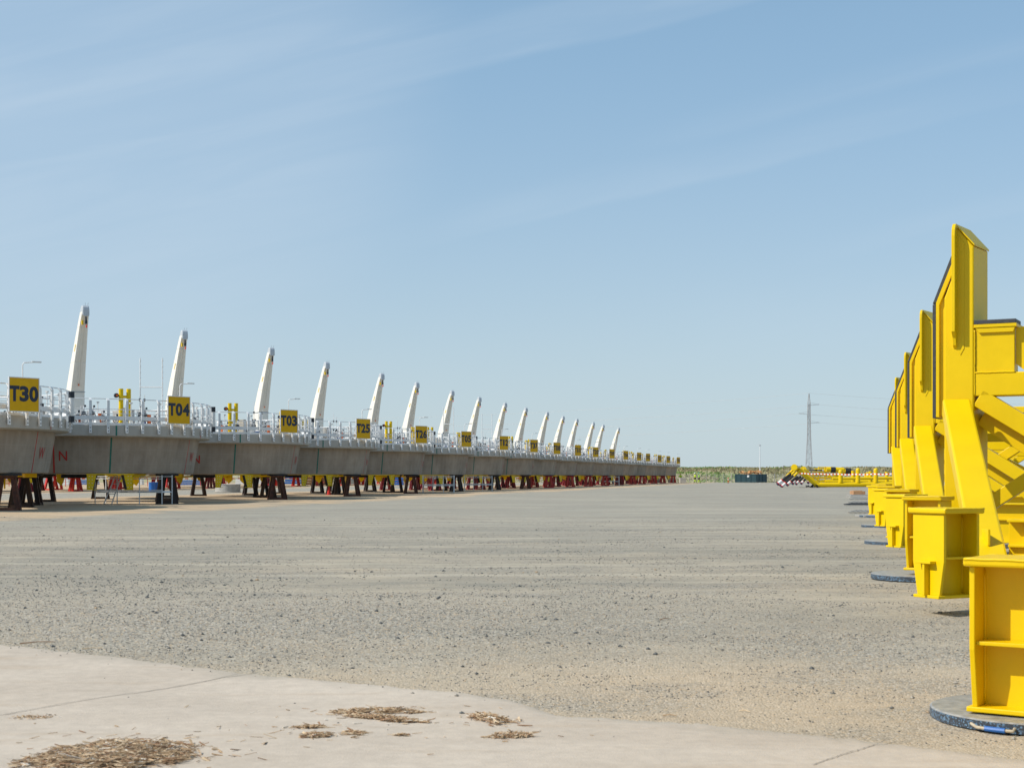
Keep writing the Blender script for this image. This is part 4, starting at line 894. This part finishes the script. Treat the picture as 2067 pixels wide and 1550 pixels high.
for k in range(-1, 4):
    lab = {-1: 'yellow steel frame nearest the camera, only its two plate feet in view', 0: 'tallest looking yellow steel frame with the full pillar and padded seat box', 1: 'yellow steel frame directly behind the tallest one', 2: 'third yellow pillar frame counted back from the tallest', 3: 'farthest yellow pillar frame, leftmost in the row with its slim top just showing'}[k]
    root = steel_frame(k, lab); org = K0+STEP*k
    if k == -1:
        root.location = org+Vector((.16, 0, -.1)); org = root.location
    pa = (FA+Vector((2.14, 9.2, 0))*k) if k != -1 else Vector((2.985, 8.65, 0)); za = .13 if k >= 0 else -.142
    f = foot(root, pa-org, za-org.z, -125, False, .89 if k == -1 else .86)
    pb = FB+Vector((2.126, 9.3, 0))*(k)
    foot(root, pb-org, .136-org.z+.01*k, -63)
    m = MB(); m.bar(Vector(pa-org)+Vector((.12, .25, .5)), Vector((-.25, .3, .5)), .10, .16); m.build('foot_link', YEL, root)
    m = MB(); q = pb-org; q.z = 0; m.bar(q+Vector((.2, .1, .45)), Vector((-.95, -3.6, .3)) if k >= 0 else q+Vector((.75, .35, .35)), .1, .2); m.build('foot_link', YEL, root)
    if k >= -1:
        mlab = 'round black rubber mat flecked blue under the %s recessed yellow foot' % ordn[k+1] if k > -1 else 'round black rubber mat flecked blue with a rope handle, nearest the camera'
        mt_ = rubber_mat((pa.x+(.19 if k == -1 else 0), pa.y+.2), mlab)
# rope handle of the nearest mat
x0, y0 = 3.17, 8.85; zz = gz(x0, y0)
pts = [Vector((x0+.62*sin(radians(a)), y0-.62*cos(radians(a)), zz+.035)) for a in (-54, -52, -47, -42, -36, -32, -30)]
pts = [pts[0]+Vector((0, .01, 0))]+[p+Vector((0, -.035, -.012)) for p in pts[1:-1]]+[pts[-1]]
m = MB(); m.tube(pts, .009, 7); m.mi = 1; m.tube(pts[2:5], .015, 8)
h = m.build('rope_handle', (mat('sandy_rope', (.5, .42, .3), .9, var=.2, scale=40), BLU), smooth=True)
for o in COL.objects:
    if o.name.startswith('rubber_mat') and 'rope handle' in o.get('label', ''): h.parent = o

# ------------------------------------------------------------------ things lying behind the frames
def grating(name, label, px0, px1, py, D, n, cat, group=None, dep=1.1, thick=.04, dark=False):
    a = gp2(px0, 0, D); b = gp2(px1, 0, D); root = empty(name, a); tag(root, label, cat, group)
    d = b-a; d.z = 0; q = Vector((.35, 1, 0)).normalized()*dep; z = .05
    for s_ in (0, 1): m = MB(); m.bar(q*s_+UP*z, d+q*s_+UP*z, .045, thick); m.build('side_rail', PAD if dark else CAB, root)
    for i in range(n+1):
        m = MB(); p = d*i/n+UP*z; m.bar(p, p+q, .05, thick*.7); m.build('slat', PAD if dark else CAB, root)
grating('steel_grating', 'pale slatted steel grating lying on gravel, nearest of the stack row', 1712, 1800, 0, 50, 9, 'grating', 'gratings lying on the gravel', 2.2)
grating('steel_grating', 'dark edged steel grating lying in the middle of the grating row', 1704, 1800, 0, 62, 10, 'grating', 'gratings lying on the gravel', 2.6, dark=True)
grating('steel_grating', 'pale steel grating just behind the dark edged one', 1712, 1800, 0, 68, 10, 'grating', 'gratings lying on the gravel', 2.2)
grating('steel_grating', 'slatted grating farthest back, in front of the timber blocks', 1714, 1800, 0, 77, 9, 'grating', 'gratings lying on the gravel', 2.4)
for i, (x0_, x1_, D_) in enumerate(((1712, 1765, 88), (1713, 1768, 94), (1735, 1790, 45.5))):
    a = gp2(x0_, 0, D_); b = gp2(x1_, 0, D_); m = MB(); m.box((a+b)/2+UP*.03, ((b-a).length, 1.2, .04)); o = m.build('steel_sheet', CAB)
    tag(o, ['flat grey sheet lying between gratings and timber blocks', 'flat grey sheet lying right in front of the timber blocks', 'flat grey sheet lying nearer than all gratings'][i], 'sheet')
WOO = [(1721, 1739, 105, 'upper'), (1717, 1734, 101, 'left'), (1721, 1745, 97.5, 'lower right')]
for i, (a_, b_, D_, nm) in enumerate(WOO):
    a = gp2(a_, 0, D_); b = gp2(b_, 0, D_); m = MB(); m.box((a+b)/2+UP*.12, ((b-a).length, .5, .24)); o = m.build('timber_block', WOOD, bevel=.01); tag(o, 'reddish timber block, the %s one of three lying on the gravel' % nm, 'timber block')
# boat landing frames lying down, with hanging dark tubes
WHS = mat('white_sleeve', (.75, .76, .76), .4); RDR = mat('red_ring', (.6, .04, .02), .45)
def boat_landing():
    D = 160; root = empty('boat_landing_frame', gp2(1700, 0, D)); o = root.location.copy()
    tag(root, 'long yellow tubular boat landing frame with dark tubes hanging off its raised end', 'boat landing')
    def p(x, y, dd=0): return at(x, y, D+dd)-o
    m = MB(); m.tube([p(1648, 978.5), p(1850, 977)], .26, 20); m.build('main_tube', YEL, root, smooth=True)
    m = MB(); m.tube([p(1680, 966, 8), p(1850, 964, 8)], .17, 12); m.build('rear_tube', YEL, root, smooth=True)
    m = MB(); m.tube([p(1665, 972, 12), p(1850, 972, 12)], .24, 12); m.build('rear_tube', YEL, root, smooth=True)
    for x, yt in ((1697, 951), (1732, 948), (1768, 948)):
        m = MB(); m.tube([p(x, 973.5), p(x, yt+2), p(x, yt)], .25, 16); m.lathe([(.25, 0), (.2, .12), (.1, .18), (.01, .2)], 16, c=p(x, yt)); m.build('stub_post', YEL, root, smooth=True)
    for x, yt, dd in ((1722, 950, 9), (1757, 951, 9), (1752, 953, 14), (1748, 955, 18), (1790, 952, 9)):
        m = MB(); m.tube([p(x, 972, dd), p(x, yt, dd)], .22, 12); m.build('stub_post', YEL, root, smooth=True)
    # raised end: inclined box with twin end caps
    m = MB(); m.bar(p(1650, 979), p(1612, 948), .56, .45, (0, 1, 0)); m.bar(p(1658, 974, 2.5), p(1622, 946, 2.5), .12, .5, (0, 1, 0)); m.build('raking_arm', YEL, root, bevel=.03)
    m = MB(); m.tube([p(1603, 943, -1.0), p(1609, 946, 1.0)], .34, 20); m.build('end_cap', YEL, root, smooth=True)
    m = MB(); m.tube([p(1622, 947, 4), p(1628, 950, 7)], .33, 20); m.build('end_cap', YEL, root, smooth=True)
    for x0, y0, dd in ((1601, 948, 0), (1606, 950, 2), (1612, 952, 4), (1596, 953, 0)):
        m = MB(); m.tube([p(x0, y0, dd), p(x0-9, y0+9, dd)], .14, 10); m.build('pipe_socket', YEL, root, smooth=True)
    ends = [(1569, 977.5, 1596, 956, 0), (1577, 983, 1601, 960, 1), (1573.5, 979.5, 1597, 960, 2), (1588, 979, 1610, 962, 3), (1599, 976, 1616, 962, 4), (1606.5, 977, 1622, 963, 5), (1617, 976, 1628, 965, 6), (1631, 974.5, 1637, 967, 7)]
    for x1, y1, x0, y0, dd in ends:
        A = p(x0, y0, dd); B = p(x1, y1, dd-.5); d = B-A; c = A+d*.66; r_ = .17 if dd in (0, 3, 4) else .14
        m = MB(); m.tube([A, c], r_*.85, 10); tb = m.build('hanging_tube', DRK, root, smooth=True)
        m = MB(); m.tube([c, B-d*.05], r_*1.12, 12); m.build('white_sleeve', WHS, tb, smooth=True)
        m = MB(); m.tube([c-d*.03, c+d*.02], r_*1.2, 12); m.tube([B-d*.08, B-d*.03], r_*1.2, 12); m.build('red_ring', RDR, tb, smooth=True)
        m = MB(); m.tube([B-d*.05, B], r_*1.05, 12); m.build('blue_cap', mat('navy_cap', (.01, .025, .09), .4) if 'navy_cap' not in MATS else MATS['navy_cap'], tb, smooth=True)
    m = MB()
    for q in range(26):
        a = p(1623+random.uniform(0, 32), 983+random.uniform(-1.5, 1.5)); b = a+Vector((random.uniform(-.6, .6), random.uniform(-.5, .5), random.uniform(0, .35))); m.tube([a, b], .045, 5)
    o2 = m.build('rope_tangle', DRK); o2.location = o; tag(o2, 'tangle of black rope and shackles on the ground under the raised yellow arm', 'rope')
boat_landing()
def ladder_frame():
    D = 172; root = empty('yellow_cage_frame', gp2(1690, 0, D)); o = root.location.copy()
    tag(root, 'yellow ladder cage frame behind the boat landing, with thick black banded tubes on top', 'ladder frame')
    def p(x, y, dd=0): return at(x, y, D+dd)-o
    for x0, x1, y, dd, r_ in ((1652, 1682, 943, 0, .06), (1640, 1672, 951, 0, .13), (1640, 1672, 958, 0, .13), (1640, 1700, 964, 0, .10), (1640, 1692, 971, 0, .12), (1652, 1662, 955, 0, .07), (1644, 1676, 947, 4, .10)):
        m = MB(); m.tube([p(x0, y, dd), p(x1, y, dd)], r_, 8); m.build('rail_tube', YEL, root, smooth=True)
    for x in (1652.5, 1665.5): m = MB(); m.tube([p(x, 942), p(x, 970)], .08, 8); m.build('upright', YEL, root, smooth=True)
    m = MB(); m.tube([p(1668, 947.5), p(1703, 948.5)], .30, 16); m.build('fender_tube', YEL, root, smooth=True)
    m = MB(); m.tube([p(1676.5, 948), p(1686, 948.2)], .335, 16); m.build('black_band', DRK, root, smooth=True)
    m = MB(); m.tube([p(1700, 951), p(1706, 951)], .30, 16); m.build('fender_tube', YEL, root, smooth=True)
    m = MB(); m.tube([p(1706, 950.5), p(1717.5, 950.8)], .33, 16); m.build('black_band', DRK, root, smooth=True)
    m = MB(); m.bar(p(1670, 958), p(1682, 966), .3, .25, (0, 1, 0)); m.bar(p(1684, 955), p(1684, 968), .3, .25, (0, 1, 0)); m.bar(p(1692, 955), p(1692, 975), .5, .25, (0, 1, 0)); m.bar(p(1645, 972), p(1700, 966), .2, .25, (0, 1, 0)); m.build('gusset_frame', YEL, root)
    m = MB()
    for q in range(10): a = p(1630+q*3.2, 948+random.uniform(0, 1.5)); m.box(a, (.4, .3, .14)); m.box(a+UP*-.45, (.4, .3, .12))
    m.build('white_wrapping', WHT, root)
ladder_frame()
# red and white barrier tape
m = MB(); D = 150; n = 64; TP0 = at(1614, 955.5, D); TP1 = at(1850, 955, 128)
for i in range(n):
    a = TP0+(TP1-TP0)*i/n; b = TP0+(TP1-TP0)*(i+1)/n; sg = lambda t: UP*(-.10*sin(pi*t)+.02*sin(t*40)); m.mi = i % 2
    m.bar(a+sg(i/n), b+sg((i+1)/n), .012, .11, UP)
tag(m.build('barrier_tape', (RDR, WHS)), 'red and white barrier tape strung across the yellow boat landing', 'tape')
# container with timber
def container():
    cpt = gp2(1525.5, 0, 252); root = empty('open_container', cpt, 'dark teal open-topped waste container filled with orange timber', 'container')
    a1 = Vector((-3.25, 1.5, 0)); a2 = Vector((2.1, 1.6, 0)); h = 1.62
    m = MB(); m.prism([UP*.18, a1+UP*.18, a1+a2+UP*.18, a2+UP*.18], UP*.06); m.build('floor', TEAL, root)
    for nm, o, d, q in (('side_panel', Vector(), a1, a2), ('end_panel', Vector(), a2, a1), ('side_panel', a2, a1, -a2), ('end_panel', a1, a2, -a1)):
        m = MB(); qn = q.normalized(); m.prism([o+UP*.2, o+d+UP*.2, o+d+UP*h, o+UP*h], qn*.05); pn = m.build(nm, TEAL, root)
        k = 4 if d is a1 else 3
        for i in range(k+1): mm = MB(); pp = o+d*i/k-qn*.04; mm.bar(pp+UP*.2, pp+UP*h, .12, .1, d); mm.build('rib', TEAL, pn)
        for z in (.28, .62, .98, 1.3, 1.58): mm = MB(); mm.bar(o-qn*.03+UP*z, o+d-qn*.03+UP*z, .06, .09); mm.build('rib', TEAL, pn)
    m = MB(); m.box(a1*.38+UP*1.25+Vector((-.0, -.12, 0)), (.34, .02, .34), (a1.normalized(), a2.normalized(), UP)); m.build('white_notice', WHS, root)
    OW = mat('orange_timber', (.72, .36, .14), .8, var=.3, scale=3)
    pile = MB()
    for i in range(70):
        p_ = a1*random.uniform(.08, .92)+a2*random.uniform(.1, .9)+UP*random.uniform(1.4, 2.15); d = Vector((random.uniform(-1, 1), random.uniform(-1, 1), random.uniform(-.35, .35))).normalized()*random.uniform(.3, .9); pile.bar(p_-d/2, p_+d/2, .13, .08)
    pl = pile.build('scrap_timber', OW); pl.location = cpt; tag(pl, 'orange scrap timber heaped in the dark teal container', 'timber', kind='stuff')
    tag(root)
container()
# bollard marker
p = gp2(1470, 0, 262); root = empty('marker_bollard', p, 'thin orange and white marker bollard between container and workers', 'bollard')
for z0, z1, mt_ in ((0, .06, DRK), (.06, .55, ORG), (.55, .72, WHS), (.72, .98, ORG)):
    m = MB(); m.tube([(0, 0, z0), (0, 0, z1)], .16 if z0 == 0 else .085, 10); m.build('base' if z0 == 0 else 'band', mt_, root, smooth=True)
# lamp post
p = gp2(1534, 0, 270); root = empty('lamp_post', p, 'slim grey lamp post rising behind the dark teal container', 'lamp post')
m = MB(); m.tube([(0, 0, 0), (0, 0, 6.95)], .10, 10, r2=.06); m.build('post', GALV, root, smooth=True)
m = MB(); m.box((-.12, 0, 7.05), (.4, .25, .16)); m.box((.1, 0, 6.95), (.2, .2, .2)); m.build('lamp_head', GALV, root)
# concrete blocks near the last platform
for i, (x, D_, lab) in enumerate(((1378, 268, 'pale concrete block right of the trestle under platform T33'), (1355, 280, 'pale concrete block between the trestles of T19 and T33'), (1325, 283, 'pale concrete block left of the T23 trestle'))):
    q = gp2(x, 0, D_); m = MB(); m.box(q+UP*.45, (1.1, 1.4, .95)); m.mi = 0; o = m.build('concrete_block', PLY, bevel=.03); tag(o, lab, 'concrete block')

# fence
def fence():
    root = empty('wire_fence', (0, 285, 0), 'low wire mesh fence on grey posts in front of the grassy bank', 'fence')
    xs = [-70+1.66*i for i in range(108)]
    for x in xs:
        m = MB(); m.bar((x, 0, -.1), (x+random.uniform(-.03, .03), 0, 1.75), .11, .11); m.build('post', CAB if random.random() < .7 else PLY, root)
    m = MB()
    for i in range(9): z = .15+i*.18; m.tube([(xs[0], 0, z), (xs[-1], 0, z)], .008, 4)
    x = xs[0]
    while x < xs[-1]: m.bar((x, 0, .1), (x, 0, 1.6), .008, .008); x += .33
    m.build('wire_mesh', GALV, root)
fence()
# grassy bank
def bank():
    m = MB(); nx = 420; prof = [(286, -.05), (289, .15), (294, .7), (301, 1.5), (309, 2.3), (318, 2.85), (327, 3.0), (345, 2.9), (400, 1.5), (440, -.5)]
    for i in range(nx+1):
        x = -190+i*1.1
        for y, z in prof: m.v.append((x, y+1.5*noise.noise((x*.05, y*.1, 0)), z*(1+.10*noise.noise((x*.03, 0, 7)))+.35*noise.noise((x*.35, y*.2, 2))*(1 if 288 < y < 400 else 0)))
    k = len(prof)
    for i in range(nx):
        for j in range(k-1): m.f.append((i*k+j, (i+1)*k+j, (i+1)*k+j+1, i*k+j+1)); m.m.append(0)
    GR = mat('dry_bank_grass', (.36, .31, .17), .95, var=.2, scale=.25, col2=(.30, .28, .14), bump=.5, bscale=6)
    tag(m.build('grass_bank', GR, smooth='full'), kind='structure')
    gm = [mat('straw_tuft', (.40, .34, .20), .95, var=.2), mat('olive_tuft', (.28, .27, .13), .95, var=.2), mat('green_tuft', (.20, .30, .08), .95, var=.2), mat('brown_tuft', (.30, .23, .14), .95, var=.2)]
    q = MB()
    for _ in range(26000):
        x = random.uniform(-40, 115); y = 286.5+random.random()**.9*42
        zz = 0
        for (a, b), (c, d) in zip(prof, prof[1:]):
            if a <= y <= c: zz = b+(d-b)*(y-a)/(c-a)
        gl = noise.noise((x*.06, y*.12, 1)); q.mi = 2 if gl > .28 else random.choices((0, 1, 3), (5, 4, 2))[0]
        if noise.noise((x*.5, y*.3, 3)) > .2 and q.mi == 0: q.mi = 1
        h = random.uniform(.18, .5)*(1.3 if random.random() < .1 else 1)*(1+max(0, 1.6*noise.noise((x*.12, 0, 8))) if y > 312 else 1); wv = random.uniform(.10, .35); a = random.uniform(0, pi); d = Vector((cos(a), sin(a)*.4, 0))*wv
        lean = Vector((random.uniform(-.15, .15), random.uniform(-.1, .1), 0)); b0 = Vector((x, y, zz-.1))
        q.add([b0-d, b0+d, b0+lean+UP*h+d*.35, b0+lean*1.4+UP*h*.8-d*.4], [(0, 1, 2, 3)])
    tag(q.build('bank_tufts', gm), 'dry straw and green grass tufts covering the long bank', 'grass', kind='stuff')
bank()
# pylon and wires
def pylon():
    D = 600; base = Vector(((1633-CX)/F*D, D, 0)); root = empty('lattice_pylon', base, 'grey lattice power pylon with three short side arms behind the bank', 'pylon')
    Hh = 35.2; PM = mat('pylon_steel', (.30, .31, .32), .6)
    def hw(z): return 1.35-(1.35-.62)*min(z, 17)/17 if z < 17 else .62-(.62-.42)*(z-17)/14 if z < 31 else .42*(1-(z-31)/4.5)+.03
    m = MB()
    for sx in (-1, 1):
        for sy in (-1, 1):
            zs = [0, 6, 12, 17, 24, 31, 35.2]
            for a, b in zip(zs, zs[1:]): m.bar((sx*hw(a), sy*hw(a), a), (sx*hw(b), sy*hw(b), b), .16, .16)
    z = 0; s_ = 1
    while z < 31:
        st_ = 1.9 if z < 17 else 1.2; z2 = min(z+st_, 31)
        for sy in (-1, 1): m.bar((-s_*hw(z), sy*hw(z), z), (s_*hw(z2), sy*hw(z2), z2), .05, .05); m.bar((sy*hw(z), -s_*hw(z), z), (sy*hw(z2), s_*hw(z2), z2), .07, .07)
        s_ = -s_; z = z2
    m.bar((0, 0, 0), (0, 0, 31), .22, .2)
    m.build('mast', PM, root)
    arms = ((30.3, 1, 4.2), (26.6, -1, 4.2), (22.9, 1, 4.2))
    for z, s_, l_ in arms:
        m = MB(); m.bar((0, .3, z), (s_*l_, 0, z+.35), .12, .12); m.bar((0, -.3, z), (s_*l_, 0, z+.35), .12, .12); m.bar((0, 0, z+1.1), (s_*l_, 0, z+.4), .08, .08); m.build('cross_arm', PM, root)
    WM = mat('power_wire', (.55, .56, .56), .5)
    pts = [(arms[0], 'upper'), (arms[1], 'middle'), (arms[2], 'lower'), ((35.1, 0, 0), 'topmost')]
    for (z, s_, l_), nm in pts:
        A = base+Vector((s_*l_, 0, z+.3))
        for side, far in (('right', Vector((260, 40, 3))), ('left', Vector((-215, -60, -3)))):
            B = A+far; m = MB(); n = 30
            if side == 'left': B = A+Vector((-330, 260, 2))
            m.tube([A+(B-A)*i/n-UP*(5.5*4*(i/n)*(1-i/n)) for i in range(n+1)], .035, 4); o = m.build('power_line', WM); tag(o, 'thin %s power line running %s from the pylon' % (nm, side), 'power line')
pylon()

# ------------------------------------------------------------------ workers
def skin_mesh(name, joints, edges, m_, parent=None, sub=2):
    me = bpy.data.meshes.new(name); me.from_pydata([j[0] for j in joints], edges, []); o = bpy.data.objects.new(name, me); COL.objects.link(o)
    sk = o.modifiers.new('skin', 'SKIN'); 
    lay = me.skin_vertices[0] if me.skin_vertices else None
    if lay is None:
        bm = bmesh.new(); bm.from_mesh(me); bm.verts.layers.skin.verify(); bm.to_mesh(me); bm.free(); lay = me.skin_vertices[0]
    for i, j in enumerate(joints):
        r = j[1]; lay.data[i].radius = (r, r) if not isinstance(r, tuple) else r; lay.data[i].use_root = (i == 0)
    ss = o.modifiers.new('sub', 'SUBSURF'); ss.levels = sub; ss.render_levels = sub
    dg = bpy.context.evaluated_depsgraph_get(); dg.update(); nm = bpy.data.meshes.new_from_object(o.evaluated_get(dg)); o.modifiers.clear(); o.data = nm
    nm.materials.clear(); nm.materials.append(m_); nm.polygons.foreach_set('use_smooth', [True]*len(nm.polygons))
    if parent: o.parent = parent
    return o
def person(loc, face, label, helm, vest, lean=0):
    root = empty('person', loc, label, 'person'); root.rotation_euler = (0, 0, face)
    # faces +x; mid-stride
    J = [((0, 0, .95), .13), ((0, 0, 1.12), .13), ((.01, 0, 1.33), (.15, .12)), ((.01, 0, 1.46), .07), ((.03, 0, 1.53), .055), ((.05, 0, 1.60), .085), ((.05, 0, 1.70), .085),
         ((.0, .19, 1.42), .055), ((-.06, .23, 1.16), .042), ((.08, .22, .94), .034), ((.10, .21, .86), .03), ((.0, -.19, 1.42), .055), ((.06, -.24, 1.16), .042), ((.2, -.2, 1.0), .034), ((.25, -.19, .96), .03),
         ((0, .09, .88), .09), ((.12, .10, .5), .06), ((.16, .10, .1), .045), ((.27, .10, .04), .04), ((0, -.09, .88), .09), ((-.08, -.10, .5), .06), ((-.26, -.10, .14), .045), ((-.18, -.10, .05), .04)]
    E_ = [(0, 1), (1, 2), (2, 3), (3, 4), (4, 5), (5, 6), (2, 7), (7, 8), (8, 9), (9, 10), (2, 11), (11, 12), (12, 13), (13, 14), (0, 15), (15, 16), (16, 17), (17, 18), (0, 19), (19, 20), (20, 21), (21, 22)]
    skin_mesh('body', J, E_, SKN, root)
    grow = lambda idx, k: [(J[i][0], (J[i][1][0]*k, J[i][1][1]*k) if isinstance(J[i][1], tuple) else J[i][1]*k) for i in idx]
    skin_mesh('jacket', grow([0, 1, 2, 3, 7, 8, 9, 11, 12, 13], 1.35), [(0, 1), (1, 2), (2, 3), (2, 4), (4, 5), (5, 6), (2, 7), (7, 8), (8, 9)], vest, root)
    skin_mesh('trousers', [((0, 0, .95), .165), ((0, .09, .86), .12), ((.10, .10, .56), .095), ((0, -.09, .86), .12), ((-.06, -.10, .56), .095)], [(0, 1), (1, 2), (0, 3), (3, 4)], NVC, root)
    for a, b in (((.10, .10, .56), (.16, .10, .1)), ((-.06, -.10, .56), (-.25, -.10, .15))):
        m = MB(); m.tube([a, b], .095, 10, r2=.075); m.build('trouser_leg', HIV, root, smooth=True)
    m = MB(); m.lathe([(.135, 0), (.125, .06), (.09, .115), (.04, .14), (.002, .145)], 16, c=(.05, 0, 1.70)); m.lathe([(.15, -.01), (.16, 0), (.13, .012)], 16, c=(.06, 0, 1.70)); m.build('helmet', helm, root, smooth='full')
    for y in (.1, -.1):
        m = MB(); m.box((.22 if y > 0 else -.22, y, .05), (.28, .11, .09)); m.build('boot', NVC, root, bevel=.03)
HG = mat('green_helmet', (.10, .42, .28), .4)
person(gp2(1403, 0, 262), radians(185), 'worker with a white helmet walking in yellow hi-vis, left of the pair', WHS, HIV)
person(gp2(1411, 0, 258), radians(175), 'worker with a green helmet in yellow hi-vis, right of the pair', HG, HIG)
person(gp2(1373.5, 0, 276), radians(-80), 'worker with a yellow helmet standing behind the block beside platform T33', YEL, HIV)

# ------------------------------------------------------------------ small things glimpsed under the platforms
def drum_thing(px, D, r, h, m_, name, label, cat):
    q = gp2(px, 0, D); m = MB(); m.lathe([(.01, 0), (r, 0), (r*1.03, .03), (r, .06), (r, h-.06), (r*1.03, h-.03), (r, h), (.01, h)], 24, c=q); tag(m.build(name, m_, smooth=True), label, cat)
drum_thing(307, 112, .25, .8, BLU, 'blue_barrel', 'blue barrel seen behind the scaffold under platform T04, left one', 'barrel')
drum_thing(314.5, 112.5, .25, .8, BLU, 'blue_barrel', 'blue barrel seen behind the scaffold under platform T04, right one', 'barrel')
drum_thing(460, 112, .95, .62, PLY, 'concrete_ring', 'low white concrete ring seen between trestles below platform T03', 'concrete ring')
q = gp2(664, 0, 97); m = MB(); m.lathe([(.24, 0), (.24, .03), (.13, .03), (.02, .75), (.001, .75)], 16, c=q); tag(m.build('traffic_cone', RED, smooth=True), 'red cone standing between dark trestles below platform T25', 'cone')
rr = random.Random(5)
pal = [('pallet_stack', WOOD, 'stack of pallets'), ('grey_crate', GALV, 'grey steel crate'), ('white_bag', WHS, 'white bulk bag'), ('blue_box', BLU, 'blue box')]
for i in range(16):
    px = 20+i*52; D_ = 185+rr.uniform(0, 30); nm, mm_, lb = pal[i % 4]; q = gp2(px, 0, D_); root = empty(nm, q)
    tag(root, lb+' far off behind the back row, %s in the line from the left' % ['first', 'second', 'third', 'fourth'][i//4], lb.split(' of ')[0].replace('stack', 'pallets') if 'stack' in lb else lb.split()[-1], 'goods stored beyond the back row')
    wd = rr.uniform(1.2, 3.4); hh = rr.uniform(.6, 1.3)
    for k in range(3): m = MB(); m.box((0, 0, .08+hh/3*(k+.5)), (wd*(1-.04*k), 1.2, hh/3-.05)); m.build('layer', mm_, root, bevel=.03)
m = MB(); n = 90; A = gp2(-40, 0, 176)+UP*.95; B = gp2(1120, 0, 205)+UP*.95
for i in range(n*2):
    a = A+(B-A)*i/(2*n); b = A+(B-A)*(i+1)/(2*n); m.mi = i % 2; m.bar(a, b, .02, .14, UP)
for i in range(24): a = A+(B-A)*i/23; m.mi = 0; m.bar(a-UP*.95, a, .07, .07)
tag(m.build('barrier_tape', (RDR, WHS)), 'long red and white barrier tape far beyond the back row of trestles', 'tape')
print('objects', len(bpy.data.objects), 'tris', sum(len(me.polygons) for me in bpy.data.meshes))

# loose sticks on the gravel
for i, (xa, ya, xb, yb, lab) in enumerate(((40, 1300, 112, 1297, 'long thin dry stick lying on the gravel at the left edge of the pavement'), (165, 1311, 205, 1310, 'short pale stick beside the pavement, right of the long one'), (1332, 1252, 1350, 1250, 'small brown stick lying alone on the open gravel'), (1338, 1446, 1366, 1447, 'orange brown stick lying on the pavement edge'), (1492, 1436, 1514, 1439, 'thin pale stick on gravel right of the orange brown one'))):
    a = gpt(xa, ya, .008); b = gpt(xb, yb, .010); m = MB(); mid_ = (a+b)/2+Vector((0, .01, .006)); m.tube([a, mid_, b], .0045 if i < 4 else .003, 6, r2=.0025); m.v = [tuple(v) for v in m.v]
    tag(m.build('stick', STR[(1, 0, 1, 2, 0)[i]], smooth=True), lab, 'stick')
